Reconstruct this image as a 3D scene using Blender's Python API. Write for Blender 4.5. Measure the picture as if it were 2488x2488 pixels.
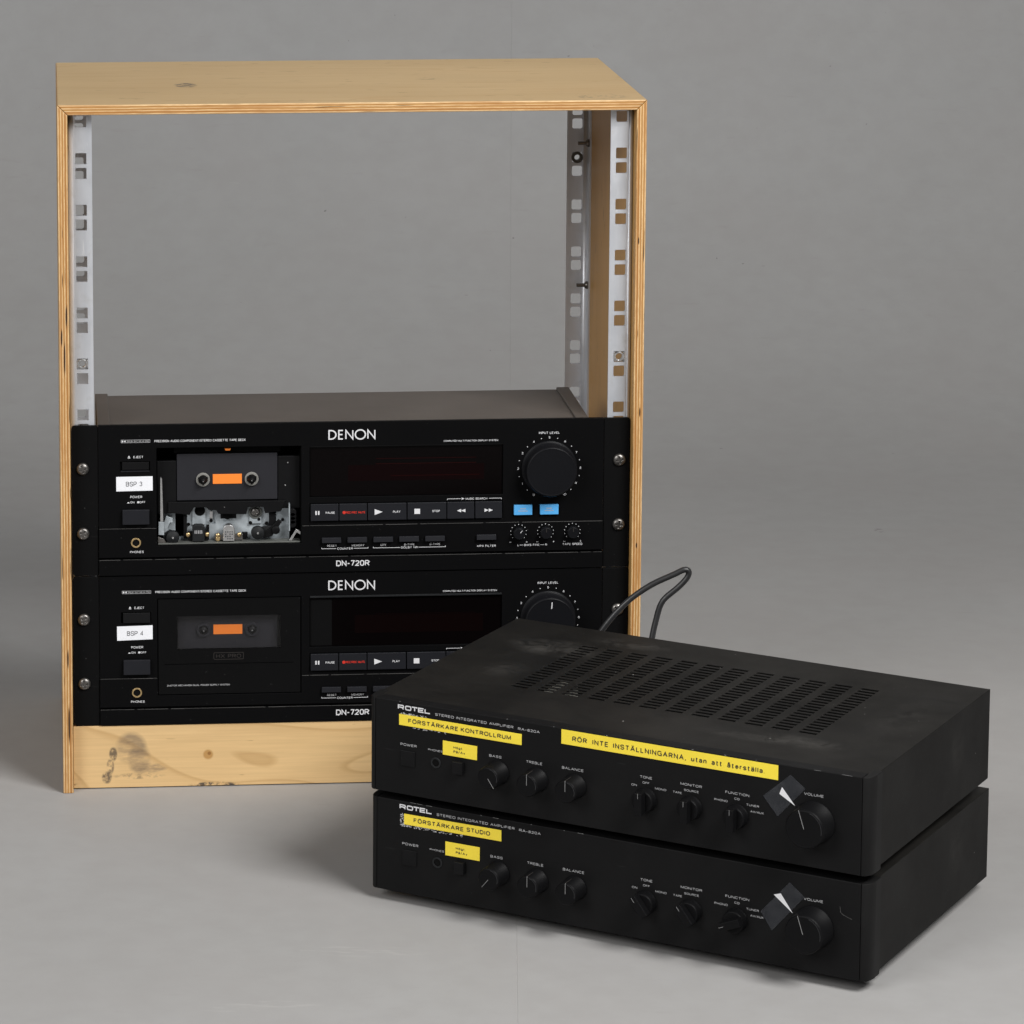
import bpy, bmesh, math, random
from mathutils import Vector, Matrix
for o in list(bpy.data.objects): bpy.data.objects.remove(o)
S = bpy.context.scene
C = S.collection
MM = 0.001
R = math.radians
random.seed(7)

# ------------------------------------------------------------------ camera
cam = bpy.data.cameras.new('camera'); cam.sensor_width = 36.0; cam.sensor_fit = 'HORIZONTAL'
cam.lens = 9125.6 / 2488 * 36
cam.shift_x = (1244 - 713.31) / 2488; cam.shift_y = -(1244 - 329.48) / 2488
cam.clip_start = 0.05; cam.clip_end = 100
co = bpy.data.objects.new('camera', cam); C.objects.link(co); S.camera = co
yaw, pit, rol = R(3.7870), R(8.3570), R(-0.0270)
fw = Vector((math.sin(yaw)*math.cos(pit), math.cos(yaw)*math.cos(pit), -math.sin(pit)))
rt = Vector((math.cos(yaw), -math.sin(yaw), 0)); up = rt.cross(fw)
rt2 = rt*math.cos(rol) + up*math.sin(rol); up2 = -rt*math.sin(rol) + up*math.cos(rol)
co.matrix_world = Matrix.Translation((-0.00796, -3.14272, 1.03679)) @ Matrix((rt2, up2, -fw)).transposed().to_4x4()

# ------------------------------------------------------------------ studio light
w = bpy.data.worlds.new('World'); S.world = w; w.use_nodes = True
w.node_tree.nodes['Background'].inputs[0].default_value = (0.97, 0.985, 1.0, 1)
w.node_tree.nodes['Background'].inputs[1].default_value = 0.12
def soft_light(loc, target, size, power, col, spread=180):
    l = bpy.data.lights.new('soft_light', 'AREA'); l.shape = 'RECTANGLE'; l.size, l.size_y = size
    l.energy = power; l.color = col; l.spread = R(spread)
    o = bpy.data.objects.new('soft_light', l); C.objects.link(o); o.location = loc
    o.rotation_euler = (Vector(target) - Vector(loc)).to_track_quat('-Z', 'Y').to_euler()
soft_light((1.55, -1.85, 2.30), (0.25, -0.3, 0.0), (1.25, 1.25), 60, (1, 0.99, 0.975), 140)
soft_light((-2.0, -2.3, 2.0), (0.2, -0.3, 0.1), (1.6, 1.6), 36, (1, 0.99, 0.98), 140)
soft_light((0.5, 1.3, 3.2), (0.5, 2.6, 2.4), (2.4, 0.8), 20, (0.95, 0.975, 1.0), 120)  # added overhead lamp, no known source, lifts the upper backdrop
S.view_settings.view_transform = 'Standard'; S.view_settings.look = 'None'
S.view_settings.gamma = 1; S.view_settings.exposure = 0.0; S.view_settings.use_curve_mapping = False
S.render.engine = 'CYCLES'
S.cycles.use_adaptive_sampling = True; S.cycles.adaptive_threshold = 0.02
S.cycles.max_bounces = 5; S.cycles.diffuse_bounces = 3; S.cycles.glossy_bounces = 3; S.cycles.transparent_max_bounces = 12

# ------------------------------------------------------------------ material helpers
class NT:
    def __init__(s, name):
        s.m = bpy.data.materials.new(name); s.m.use_nodes = True
        s.t = s.m.node_tree; s.n = s.t.nodes; s.b = s.n['Principled BSDF']
    def add(s, typ, **kw):
        n = s.n.new(typ)
        for k, v in kw.items():
            if k.startswith('i_'):
                n.inputs[int(k[2:]) if k[2:].isdigit() else k[2:].replace('_', ' ')].default_value = v
            else: setattr(n, k, v)
        return n
    def ln(s, a, b): s.t.links.new(a, b)
    def math(s, op, a, b=None, clamp=False):
        n = s.n.new('ShaderNodeMath'); n.operation = op; n.use_clamp = clamp
        for i, v in enumerate((a, b)):
            if v is None: continue
            if isinstance(v, (int, float)): n.inputs[i].default_value = v
            else: s.ln(v, n.inputs[i])
        return n.outputs[0]
    def obj(s): return s.add('ShaderNodeTexCoord').outputs['Object']
    def mapped(s, scale, loc=(0, 0, 0), rot=(0, 0, 0)):
        m = s.add('ShaderNodeMapping'); s.ln(s.obj(), m.inputs[0])
        m.inputs['Scale'].default_value = scale; m.inputs['Location'].default_value = loc; m.inputs['Rotation'].default_value = rot
        return m.outputs[0]
    def noise(s, vec, scale=1.0, detail=4, rough=0.55, dist=0.0):
        n = s.add('ShaderNodeTexNoise'); s.ln(vec, n.inputs['Vector'])
        n.inputs['Scale'].default_value = scale; n.inputs['Detail'].default_value = detail
        n.inputs['Roughness'].default_value = rough; n.inputs['Distortion'].default_value = dist
        return n.outputs[0]
    def ramp(s, fac, stops, interp='LINEAR'):
        r = s.add('ShaderNodeValToRGB'); r.color_ramp.interpolation = interp
        el = r.color_ramp.elements
        while len(el) > 1: el.remove(el[-1])
        for i, (p, c) in enumerate(stops):
            e = el[0] if i == 0 else el.new(p)
            e.position = p; e.color = (c, c, c, 1) if isinstance(c, (int, float)) else (*c, 1)
        s.ln(fac, r.inputs[0]); return r.outputs[0]
    def mix(s, fac, a, b, blend='MIX'):
        m = s.add('ShaderNodeMix', data_type='RGBA', blend_type=blend)
        for sock, v in ((m.inputs[0], fac), (m.inputs[6], a), (m.inputs[7], b)):
            if isinstance(v, (int, float)): sock.default_value = v
            elif isinstance(v, tuple): sock.default_value = (*v, 1)
            else: s.ln(v, sock)
        return m.outputs[2]
    def bump(s, h, strength=0.1, dist=0.001):
        b = s.add('ShaderNodeBump'); b.inputs['Strength'].default_value = strength; b.inputs['Distance'].default_value = dist
        s.ln(h, b.inputs['Height']); s.ln(b.outputs[0], s.b.inputs['Normal'])
    def blob(s, cx, cy, cz, rx, ry, rz):
        """1 inside an ellipsoid in object coordinates (mm), fading to 0"""
        m = s.add('ShaderNodeMapping'); m.vector_type = 'TEXTURE'; s.ln(s.obj(), m.inputs[0])
        m.inputs['Location'].default_value = (cx*MM, cy*MM, cz*MM); m.inputs['Scale'].default_value = (rx*MM, ry*MM, rz*MM)
        g = s.add('ShaderNodeTexGradient', gradient_type='SPHERICAL'); s.ln(m.outputs[0], g.inputs[0])
        return g.outputs['Fac']

def plain(name, col, rough=0.5, metal=0.0, spec=0.5, var=0.0, vscale=40, bump=0.0, bscale=900):
    m = NT(name); b = m.b
    b.inputs['Roughness'].default_value = rough; b.inputs['Metallic'].default_value = metal
    b.inputs['Specular IOR Level'].default_value = spec
    if var:
        n = m.noise(m.obj(), vscale, 5)
        lo = tuple(c*(1-var) for c in col); hi = tuple(min(1, c*(1+var)) for c in col)
        m.ln(m.ramp(n, [(0.3, lo), (0.7, hi)]), b.inputs['Base Color'])
        m.ln(m.ramp(n, [(0.3, min(1, rough+.08)), (0.7, max(0, rough-.06))]), b.inputs['Roughness'])
    else: b.inputs['Base Color'].default_value = (*col, 1)
    if bump: m.bump(m.noise(m.obj(), bscale, 2), bump, 0.0003)
    return m.m

def black_paint(name, col, dust=0.0, dust_col=(0.16, 0.15, 0.135), rough=0.5, scr=0.4, spec=0.5):
    """powder-coated black metal: fine grain, faint dust specks, a few hairline scratches"""
    m = NT(name)
    big = m.noise(m.obj(), 9, 5, 0.6)
    base = m.ramp(big, [(0.3, tuple(c*0.85 for c in col)), (0.72, tuple(c*1.2 for c in col))])
    sp = m.noise(m.obj(), 420, 2, 0.6)
    speck = m.ramp(sp, [(0.735, 0.0), (0.78, 0.5)])
    base = m.mix(speck, base, (0.10, 0.10, 0.10))
    if scr:
        a = m.noise(m.mapped((14, 14, 260), rot=(0.1, 0.25, 0.5)), 1.0, 3, 0.5, 0.6)
        s1 = m.ramp(a, [(0.742, 0.0), (0.76, scr)])
        gate = m.ramp(m.noise(m.obj(), 14, 2), [(0.5, 0.0), (0.62, 1.0)])
        base = m.mix(m.math('MULTIPLY', s1, gate), base, (0.13, 0.13, 0.13))
    if dust:
        d = m.noise(m.obj(), 16, 7, 0.68, 0.5)
        dm = m.ramp(d, [(0.38, dust*0.25), (0.66, dust)])
        base = m.mix(dm, base, dust_col)
    m.ln(base, m.b.inputs['Base Color'])
    m.ln(m.ramp(big, [(0.3, rough+0.08), (0.7, rough-0.05)]), m.b.inputs['Roughness'])
    m.b.inputs['Specular IOR Level'].default_value = spec
    m.bump(m.noise(m.obj(), 1400, 2), 0.12, 0.0002)
    return m

def plywood(name, axis, t0, sgn, length, tk, stains=(), voids=(), tint=((0.50, 0.345, 0.168), (0.60, 0.425, 0.218))):
    """birch plywood: veneer on the faces, plies on the edges. axis = thickness axis, length = grain axis"""
    m = NT(name)
    o = m.obj(); sx = m.add('ShaderNodeSeparateXYZ'); m.ln(o, sx.inputs[0]); co_ = {'X': sx.outputs[0], 'Y': sx.outputs[1], 'Z': sx.outputs[2]}
    oth = [a for a in 'XYZ' if a not in (axis, length)][0]
    # veneer grain
    def sc(l, t, w): return tuple({length: l, axis: t, oth: w}[a] for a in 'XYZ')
    g1 = m.noise(m.mapped(sc(1.3, 12, 16)), 1.0, 4, 0.5, 0.9)
    wv = m.math('FRACT', m.math('MULTIPLY', g1, 7.0))
    if axis == 'Y':
        g1 = m.noise(m.mapped(sc(3.4, 1, 9.0), loc=(1.7, 0, 0.4)), 1.0, 2, 0.4, 0.7)
        wv = m.math('FRACT', m.math('MULTIPLY', g1, 9.0))
    ring = m.ramp(wv, [(0.0, 0.0), (0.05, 1.0), (0.16, 0.25), (0.6, 0.0), (1.0, 0.0)])
    fine = m.noise(m.mapped(sc(14, 300, 520)), 1.0, 4, 0.6)
    tone = m.noise(m.mapped(sc(2.5, 3, 6)), 1.0, 3)
    ven = m.ramp(tone, [(0.3, tint[0]), (0.7, tint[1])])
    ven = m.mix(m.math('MULTIPLY', ring, 0.42 if axis == 'Y' else 0.3), ven, (0.40, 0.215, 0.065))
    ven = m.mix(m.ramp(fine, [(0.35, 0.16), (0.65, 0.0)]), ven, (0.33, 0.20, 0.085))
    fl = m.noise(m.mapped(sc(34, 60, 240), loc=(3.3, 1.1, 2.7)), 1.0, 2)
    ven = m.mix(m.ramp(fl, [(0.725 if axis == 'Y' else 0.69, 0.0), (0.765 if axis == 'Y' else 0.73, 0.8)]), ven, (0.20, 0.105, 0.035))
    for st_ in stains:
        (c, r, amt, nsc, lo) = st_[:5]; col = st_[5] if len(st_) > 5 else (0.06, 0.05, 0.045); ln_ = st_[6] if len(st_) > 6 else 0.16
        bl = m.blob(*c, *r)
        nn = m.noise(m.mapped((1, 1, 1) if len(st_) < 8 else st_[7], rot=(0, 0.5, 0) if len(st_) > 7 else (0, 0, 0)), nsc, 5, 0.65)
        ms = m.math('MULTIPLY', m.ramp(bl, [(0.0, 0.0), (0.3, 1.0)]), m.ramp(nn, [(lo, 0.0), (lo+ln_, 1.0)]))
        ven = m.mix(m.math('MULTIPLY', ms, amt), ven, col)
    # plies
    tt = m.math('MULTIPLY', m.math('SUBTRACT', co_[axis], t0*MM), sgn/(tk*MM))
    wob = m.noise(m.mapped(sc(11, 0, 10)), 1.0, 5, 0.65)
    tt = m.math('ADD', tt, m.math('MULTIPLY', m.math('SUBTRACT', wob, 0.5), 0.16))
    L = (0.80, 0.575, 0.315); D = (0.43, 0.20, 0.055); M_ = (0.58, 0.33, 0.115)
    st = [(0.0, M_), (0.06, L), (0.13, L), (0.17, D), (0.30, M_), (0.33, L), (0.39, L), (0.42, D), (0.56, M_), (0.59, L), (0.65, L), (0.68, D), (0.82, D), (0.87, L), (1.0, M_)]
    ply = m.ramp(tt, st)
    eg = m.noise(m.mapped(sc(90, 700, 90)), 1.0, 4, 0.6)
    ply = m.mix(m.ramp(eg, [(0.3, 0.45), (0.62, 0.0)]), ply, (0.28, 0.115, 0.03))
    tn = m.noise(m.mapped(sc(9, 240, 9), loc=(1, 4, 2)), 1.0, 3)
    ply = m.mix(m.ramp(tn, [(0.36, 0.55), (0.55, 0.0)]), ply, (0.40, 0.17, 0.045))
    vo = m.noise(m.mapped(sc(16, 420, 16), loc=(5, 2, 1)), 1.0, 2, 0.5)
    ply = m.mix(m.ramp(vo, [(0.665, 0.0), (0.69, 0.9)]), ply, (0.035, 0.018, 0.010))
    for (c_, r_) in voids:
        nv = m.noise(m.mapped(sc(60, 500, 60)), 1.0, 2)
        ply = m.mix(m.math('MULTIPLY', m.ramp(m.blob(*c_, *r_), [(0.0, 0.0), (0.4, 0.95)]), m.ramp(nv, [(0.3, 0.0), (0.42, 1.0)])), ply, (0.03, 0.013, 0.008))
    nrm = m.add('ShaderNodeNewGeometry').outputs['Normal']
    vt = m.add('ShaderNodeVectorMath', operation='DOT_PRODUCT'); m.ln(nrm, vt.inputs[0])
    vt.inputs[1].default_value = {'X': (1, 0, 0), 'Y': (0, 1, 0), 'Z': (0, 0, 1)}[axis]
    face = m.math('GREATER_THAN', m.math('ABSOLUTE', vt.outputs['Value']), 0.6)
    m.ln(m.mix(face, ply, ven), m.b.inputs['Base Color'])
    m.b.inputs['Roughness'].default_value = 0.47; m.b.inputs['Specular IOR Level'].default_value = 0.35
    m.bump(fine, 0.08, 0.0004)
    return m.m

W, H, D, T = 502.1, 602.0, 286.0, 8.8           # cabinet, mm
YP, ZP, PX = 10.8, 56.9, 251.28 - 241.3         # front plane of the decks, their lower edge, their left edge

M = {}
M['ply_top'] = plywood('birch_plywood_top', 'Z', H, -1, 'X', T, stains=[((113, 120, H), (11, 17, 9), 0.95, 210, 0.40), ((466, 22, H), (26, 16, 9), 0.55, 200, 0.5), ((330, 150, H), (14, 8, 9), 0.3, 160, 0.45)])
M['ply_left'] = plywood('birch_plywood_left', 'X', 0, 1, 'Z', T, voids=[((6.4, 0, 420), (1.0, 9, 12)), ((2.2, 0, 402), (0.9, 9, 9)), ((4.6, 0, 384), (0.9, 9, 18)), ((5.0, 0, 120), (0.9, 9, 10)), ((5.6, 0, 62), (1.0, 9, 20))], tint=((0.50, 0.29, 0.10), (0.60, 0.36, 0.14)))
M['ply_right'] = plywood('birch_plywood_right', 'X', W, -1, 'Z', T, voids=[((W-4.4, 0, 212), (0.8, 9, 3)), ((W-3.0, 0, 330), (0.7, 9, 5)), ((W-6.0, 0, 480), (0.7, 9, 4))], tint=((0.52, 0.285, 0.085), (0.63, 0.36, 0.12)))
M['ply_plinth'] = plywood('birch_plywood_plinth', 'Y', YP, 1, 'X', T, tint=((0.70, 0.47, 0.225), (0.79, 0.55, 0.275)), stains=[((59, YP, 36), (15, 20, 16), 0.62, 46, 0.34, (0.115, 0.09, 0.075), 0.3, (0.6, 1, 2.2)), ((66, YP, 26), (11, 20, 16), 0.45, 60, 0.36, (0.115, 0.09, 0.075), 0.26, (0.6, 1, 2.2)), ((43.5, YP, 31), (4, 20, 7), 0.8, 150, 0.36), ((41, YP, 20), (3.6, 20, 8), 0.75, 150, 0.38), ((38, YP, 10), (5, 20, 6), 0.8, 170, 0.38), ((74, YP, 18), (18, 20, 5), 0.5, 120, 0.42, (0.115, 0.09, 0.075), 0.2, (0.5, 1, 2.4)), ((66, YP, 11), (24, 20, 3.2), 0.5, 190, 0.47), ((131, YP, 1.0), (24, 20, 3.8), 0.95, 240, 0.38), ((126, YP, 29), (5, 20, 5), 0.75, 90, 0.1, (0.42, 0.21, 0.05)), ((127, YP, 30), (1.8, 20, 1.8), 0.8, 90, 0.1, (0.25, 0.11, 0.03))])
def rail_metal():
    m = NT('galvanised_rail')
    n = m.noise(m.mapped((60, 60, 5)), 1, 4); n2 = m.noise(m.obj(), 60, 5)
    m.ln(m.ramp(n, [(0.3, (0.60, 0.625, 0.67)), (0.7, (0.74, 0.76, 0.80))]), m.b.inputs['Base Color'])
    m.b.inputs['Metallic'].default_value = 0.6
    m.ln(m.ramp(n2, [(0.3, 0.52), (0.7, 0.38)]), m.b.inputs['Roughness'])
    sc_ = m.noise(m.mapped((220, 220, 30), rot=(0.1, 0.3, 0)), 1, 3, 0.6, 0.5)
    bc = m.b.inputs['Base Color'].links[0].from_socket
    bc = m.mix(m.ramp(sc_, [(0.66, 0.0), (0.72, 0.6)]), bc, (0.85, 0.86, 0.88)); bc = m.mix(m.ramp(n2, [(0.28, 0.4), (0.42, 0.0)]), bc, (0.46, 0.46, 0.45))
    m.ln(bc, m.b.inputs['Base Color'])
    m.bump(n2, 0.08, 0.0005); return m.m
M['rail'] = rail_metal()
M['panel'] = black_paint('deck_front_paint', (0.0030, 0.0030, 0.0033), rough=0.55, scr=0.2, spec=0.06).m
M['ear'] = black_paint('rack_ear_paint', (0.0043, 0.0043, 0.0045), rough=0.6, scr=0.15, spec=0.06).m
M['plastic'] = plain('black_plastic', (0.0055, 0.0055, 0.006), 0.45, spec=0.14, var=0.2, vscale=60)
M['button'] = plain('button_plastic', (0.011, 0.0115, 0.0145), 0.45, spec=0.2, var=0.15, vscale=50)
M['knob'] = plain('knob_plastic', (0.0062, 0.0064, 0.0078), 0.42, spec=0.14, var=0.15, vscale=40)
M['amp_knob'] = plain('amplifier_knob', (0.0045, 0.0045, 0.005), 0.48, spec=0.10, var=0.15, vscale=40)
M['dark'] = plain('dark_interior', (0.004, 0.004, 0.004), 0.7, spec=0.08)
M['print'] = plain('white_print', (0.74, 0.74, 0.76), 0.6)
M['print_dim'] = plain('grey_print', (0.46, 0.46, 0.47), 0.6)
M['print_faint'] = plain('faint_print', (0.036, 0.030, 0.027), 0.6)
M['print_red'] = plain('red_print', (0.62, 0.03, 0.015), 0.6)
M['ink'] = plain('black_ink', (0.03, 0.028, 0.02), 0.6)
M['white_label'] = plain('white_paper_label', (0.88, 0.89, 0.93), 0.5, var=0.02)
M['ink_grey'] = plain('grey_ink', (0.05, 0.05, 0.055), 0.6)
M['yellow'] = plain('yellow_label_tape', (1.0, 0.76, 0.055), 0.42, var=0.05, vscale=25)
M['blue'] = plain('blue_button', (0.10, 0.43, 0.86), 0.4, var=0.05)
M['orange'] = plain('orange_window', (1.0, 0.26, 0.03), 0.5)
M['screw'] = plain('screw_steel', (0.20, 0.19, 0.18), 0.33, metal=0.9, var=0.2, vscale=300)
M['brass'] = plain('brass', (0.72, 0.52, 0.26), 0.3, metal=0.95)
M['chrome'] = plain('bright_steel', (0.62, 0.62, 0.62), 0.28, metal=0.95, var=0.1, vscale=200)
M['mech'] = plain('pale_mechanism_plate', (0.44, 0.485, 0.515), 0.40, metal=0.35, var=0.35, vscale=70)
M['plate'] = plain('grey_holder_plate', (0.024, 0.024, 0.028), 0.5, spec=0.12, var=0.08, vscale=40)
M['rubber'] = plain('black_rubber', (0.014, 0.015, 0.016), 0.55, spec=0.2, var=0.2, vscale=90)
M['display'] = plain('display_glass', (0.0022, 0.0015, 0.0016), 0.15, spec=0.06)
M['red_bar'] = plain('display_red_segment', (0.0046, 0.0014, 0.0016), 0.3, spec=0.06)
M['red_line'] = plain('display_red_line', (0.018, 0.002, 0.002), 0.3, spec=0.06)
M['red_dim'] = plain('display_dim_red', (0.0034, 0.0014, 0.0014), 0.3, spec=0.06)
M['paper'] = plain('white_paper', (0.82, 0.82, 0.84), 0.6)
M['collar'] = plain('grey_collar', (0.22, 0.215, 0.20), 0.4, var=0.15)
M['rim'] = plain('rim_highlight_paint', (0.045, 0.046, 0.05), 0.4)  # lighter grey standing in for light caught on the knob edges
M['dull'] = plain('dull_steel', (0.13, 0.135, 0.125), 0.5, metal=0.3, var=0.3, vscale=60)
M['pointer'] = plain('pointer_line', (0.22, 0.22, 0.22), 0.5)
M['chip'] = plain('bare_chip', (0.2, 0.2, 0.2), 0.5)
M['nut_dark'] = plain('dark_steel', (0.10, 0.09, 0.075), 0.55, metal=0.4)
M['cord'] = plain('black_cord', (0.022, 0.022, 0.023), 0.36, spec=0.5, var=0.2, vscale=80)
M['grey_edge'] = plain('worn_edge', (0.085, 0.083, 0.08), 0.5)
M['aluminium'] = plain('heatsink_aluminium', (0.75, 0.74, 0.66), 0.4, metal=0.4)
def cover_mat():
    m = NT('brown_grey_cover'); n = m.noise(m.obj(), 11, 6, 0.62)
    c = m.ramp(n, [(0.3, (0.060, 0.049, 0.041)), (0.7, (0.083, 0.070, 0.060))])
    sp = m.noise(m.obj(), 700, 2); c = m.mix(m.ramp(sp, [(0.68, 0.0), (0.8, 0.5)]), c, (0.17, 0.155, 0.14))
    bl = m.blob(228, 152, 131, 46, 9, 12); c = m.mix(m.ramp(bl, [(0.0, 0.0), (0.3, 0.8)]), c, (0.025, 0.02, 0.018))
    m.ln(c, m.b.inputs['Base Color']); m.b.inputs['Roughness'].default_value = 0.5
    m.bump(sp, 0.15, 0.0002); return m.m
M['cover'] = cover_mat()
def amp_top_mat():
    m = black_paint('amplifier_cover_paint', (0.0072, 0.0069, 0.0065), dust=0.0, rough=0.5, scr=0.4, spec=0.10)
    base = m.b.inputs['Base Color'].links[0].from_socket
    n = m.noise(m.obj(), 60, 5, 0.7, 1.0)
    gz = m.add('ShaderNodeSeparateXYZ'); m.ln(m.add('ShaderNodeNewGeometry').outputs['Normal'], gz.inputs[0])
    du = m.ramp(m.noise(m.obj(), 14, 6, 0.66, 0.4), [(0.35, 0.012), (0.68, 0.06)])
    base = m.mix(m.math('MULTIPLY', du, m.math('GREATER_THAN', gz.outputs[2], 0.5)), base, (0.17, 0.155, 0.135))
    for (c, r, a) in [((70, 196, 75), (48, 26, 20), 0.2), ((118, 236, 75), (40, 14, 20), 0.14), ((62, 120, 75), (20, 26, 20), 0.1), ((340, 60, 75), (40, 16, 20), 0.16), ((300, 52, 75), (46, 10, 20), 0.12), ((385, 150, 75), (24, 60, 20), 0.05), ((416, 190, 45), (10, 20, 22), 0.05)]:
        mk = m.math('MULTIPLY', m.ramp(m.blob(*c, *r), [(0.0, 0.0), (0.6, 1.0)]), m.ramp(n, [(0.38, 0.0), (0.66, a)]))
        base = m.mix(mk, base, (0.20, 0.19, 0.175))
    sp = m.noise(m.obj(), 330, 1); gate = m.ramp(m.noise(m.obj(), 22, 2), [(0.62, 0.0), (0.70, 1.0)])
    base = m.mix(m.math('MULTIPLY', m.ramp(sp, [(0.755, 0.0), (0.77, 0.8)]), gate), base, (0.45, 0.44, 0.42))
    m.ln(base, m.b.inputs['Base Color']); return m.m
M['amp_top'] = amp_top_mat()
M['amp_face'] = black_paint('amplifier_front_paint', (0.0062, 0.0062, 0.0066), dust=0.012, rough=0.52, scr=0.25, spec=0.10).m
M['amp_cap'] = black_paint('amplifier_end_cap_paint', (0.0072, 0.0072, 0.0075), dust=0.02, rough=0.5, scr=0.15, spec=0.12).m
def smoked(name, tint, rough):
    m = NT(name)
    tr = m.add('ShaderNodeBsdfTransparent'); tr.inputs[0].default_value = (*tint, 1)
    gl = m.add('ShaderNodeBsdfGlossy'); gl.inputs['Roughness'].default_value = rough
    mx = m.add('ShaderNodeMixShader'); mx.inputs[0].default_value = 0.035; m.ln(tr.outputs[0], mx.inputs[1]); m.ln(gl.outputs[0], mx.inputs[2])
    m.ln(mx.outputs[0], m.n['Material Output'].inputs['Surface']); return m.m
M['smoked'] = smoked('smoked_window', (0.84, 0.83, 0.84), 0.15)
def tape_mat():
    m = NT('clear_sticky_tape')
    tr = m.add('ShaderNodeBsdfTransparent'); tr.inputs[0].default_value = (0.9, 0.9, 0.92, 1)
    n = m.noise(m.obj(), 120, 4)
    m.ln(m.ramp(n, [(0.35, (0.026, 0.028, 0.033)), (0.7, (0.046, 0.048, 0.054))]), m.b.inputs['Base Color']); m.b.inputs['Roughness'].default_value = 0.3; m.b.inputs['Specular IOR Level'].default_value = 0.25
    mx = m.add('ShaderNodeMixShader'); mx.inputs[0].default_value = 0.75
    m.ln(tr.outputs[0], mx.inputs[1]); m.ln(m.b.outputs[0], mx.inputs[2]); m.ln(mx.outputs[0], m.n['Material Output'].inputs['Surface'])
    return m.m
M['tape'] = tape_mat()
SCUFFS = [(474, 1897, 14, 34), (406, 1258, 6, 10), (373, 2333, 10, 30)]
RUBS = [(-181, -176, 40, 8), (-211, -186, 30, 8), (-122, -64, 60, 14)]
def backdrop_mat():
    m = NT('grey_backdrop')
    n = m.noise(m.obj(), 2.2, 6, 0.55); n2 = m.noise(m.obj(), 34, 5, 0.6)
    c = m.ramp(n, [(0.3, (0.338, 0.334, 0.329)), (0.7, (0.366, 0.361, 0.356))])
    c = m.mix(m.ramp(n2, [(0.35, 0.16), (0.62, 0.0)]), c, (0.265, 0.254, 0.243))
    n4 = m.noise(m.mapped((5, 5, 5), loc=(2, 1, 0)), 1, 3)
    c = m.mix(m.ramp(n4, [(0.35, 0.28), (0.6, 0.0)]), c, (0.335, 0.318, 0.310))
    n5 = m.noise(m.mapped((22, 90, 90), rot=(0, 0, 0.15)), 1, 3, 0.6)
    c = m.mix(m.ramp(n5, [(0.25, 0.13), (0.36, 0.0)]), c, (0.25, 0.225, 0.21))
    ns_ = m.noise(m.mapped((60, 160, 60)), 1, 3); nr_ = m.noise(m.mapped((30, 220, 60), rot=(0, 0, 0.5)), 1, 3)
    for lst, tex, col, st in ((SCUFFS, ns_, (0.10, 0.085, 0.08), [(0.42, 0.0), (0.55, 0.75)]), (RUBS, nr_, (0.62, 0.60, 0.58), [(0.50, 0.0), (0.60, 0.16)])):
        tot = None
        for (cx_, cy_, rx_, ry_) in lst:
            b_ = m.ramp(m.blob(cx_, cy_, 0, rx_, ry_, 60), [(0.0, 0.0), (0.5, 1.0)])
            tot = b_ if tot is None else m.math('MAXIMUM', tot, b_)
        c = m.mix(m.math('MULTIPLY', tot, m.ramp(tex, st)), c, col)
    sp = m.noise(m.obj(), 95, 2); gate = m.ramp(m.noise(m.obj(), 9, 2), [(0.48, 0.0), (0.6, 1.0)])
    c = m.mix(m.math('MULTIPLY', m.ramp(sp, [(0.765, 0.0), (0.79, 0.6)]), gate), c, (0.10, 0.095, 0.09))
    s2 = m.noise(m.mapped((30, 220, 160), rot=(0.2, 0.1, 0.3)), 1, 2, 0.5, 0.4)
    c = m.mix(m.math('MULTIPLY', m.ramp(s2, [(0.755, 0.0), (0.775, 0.3)]), gate), c, (0.40, 0.39, 0.38))
    m.ln(c, m.b.inputs['Base Color']); m.b.inputs['Roughness'].default_value = 0.62
    m.b.inputs['Specular IOR Level'].default_value = 0.3
    m.bump(n2, 0.1, 0.001); return m.m
M['backdrop'] = backdrop_mat()

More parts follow.
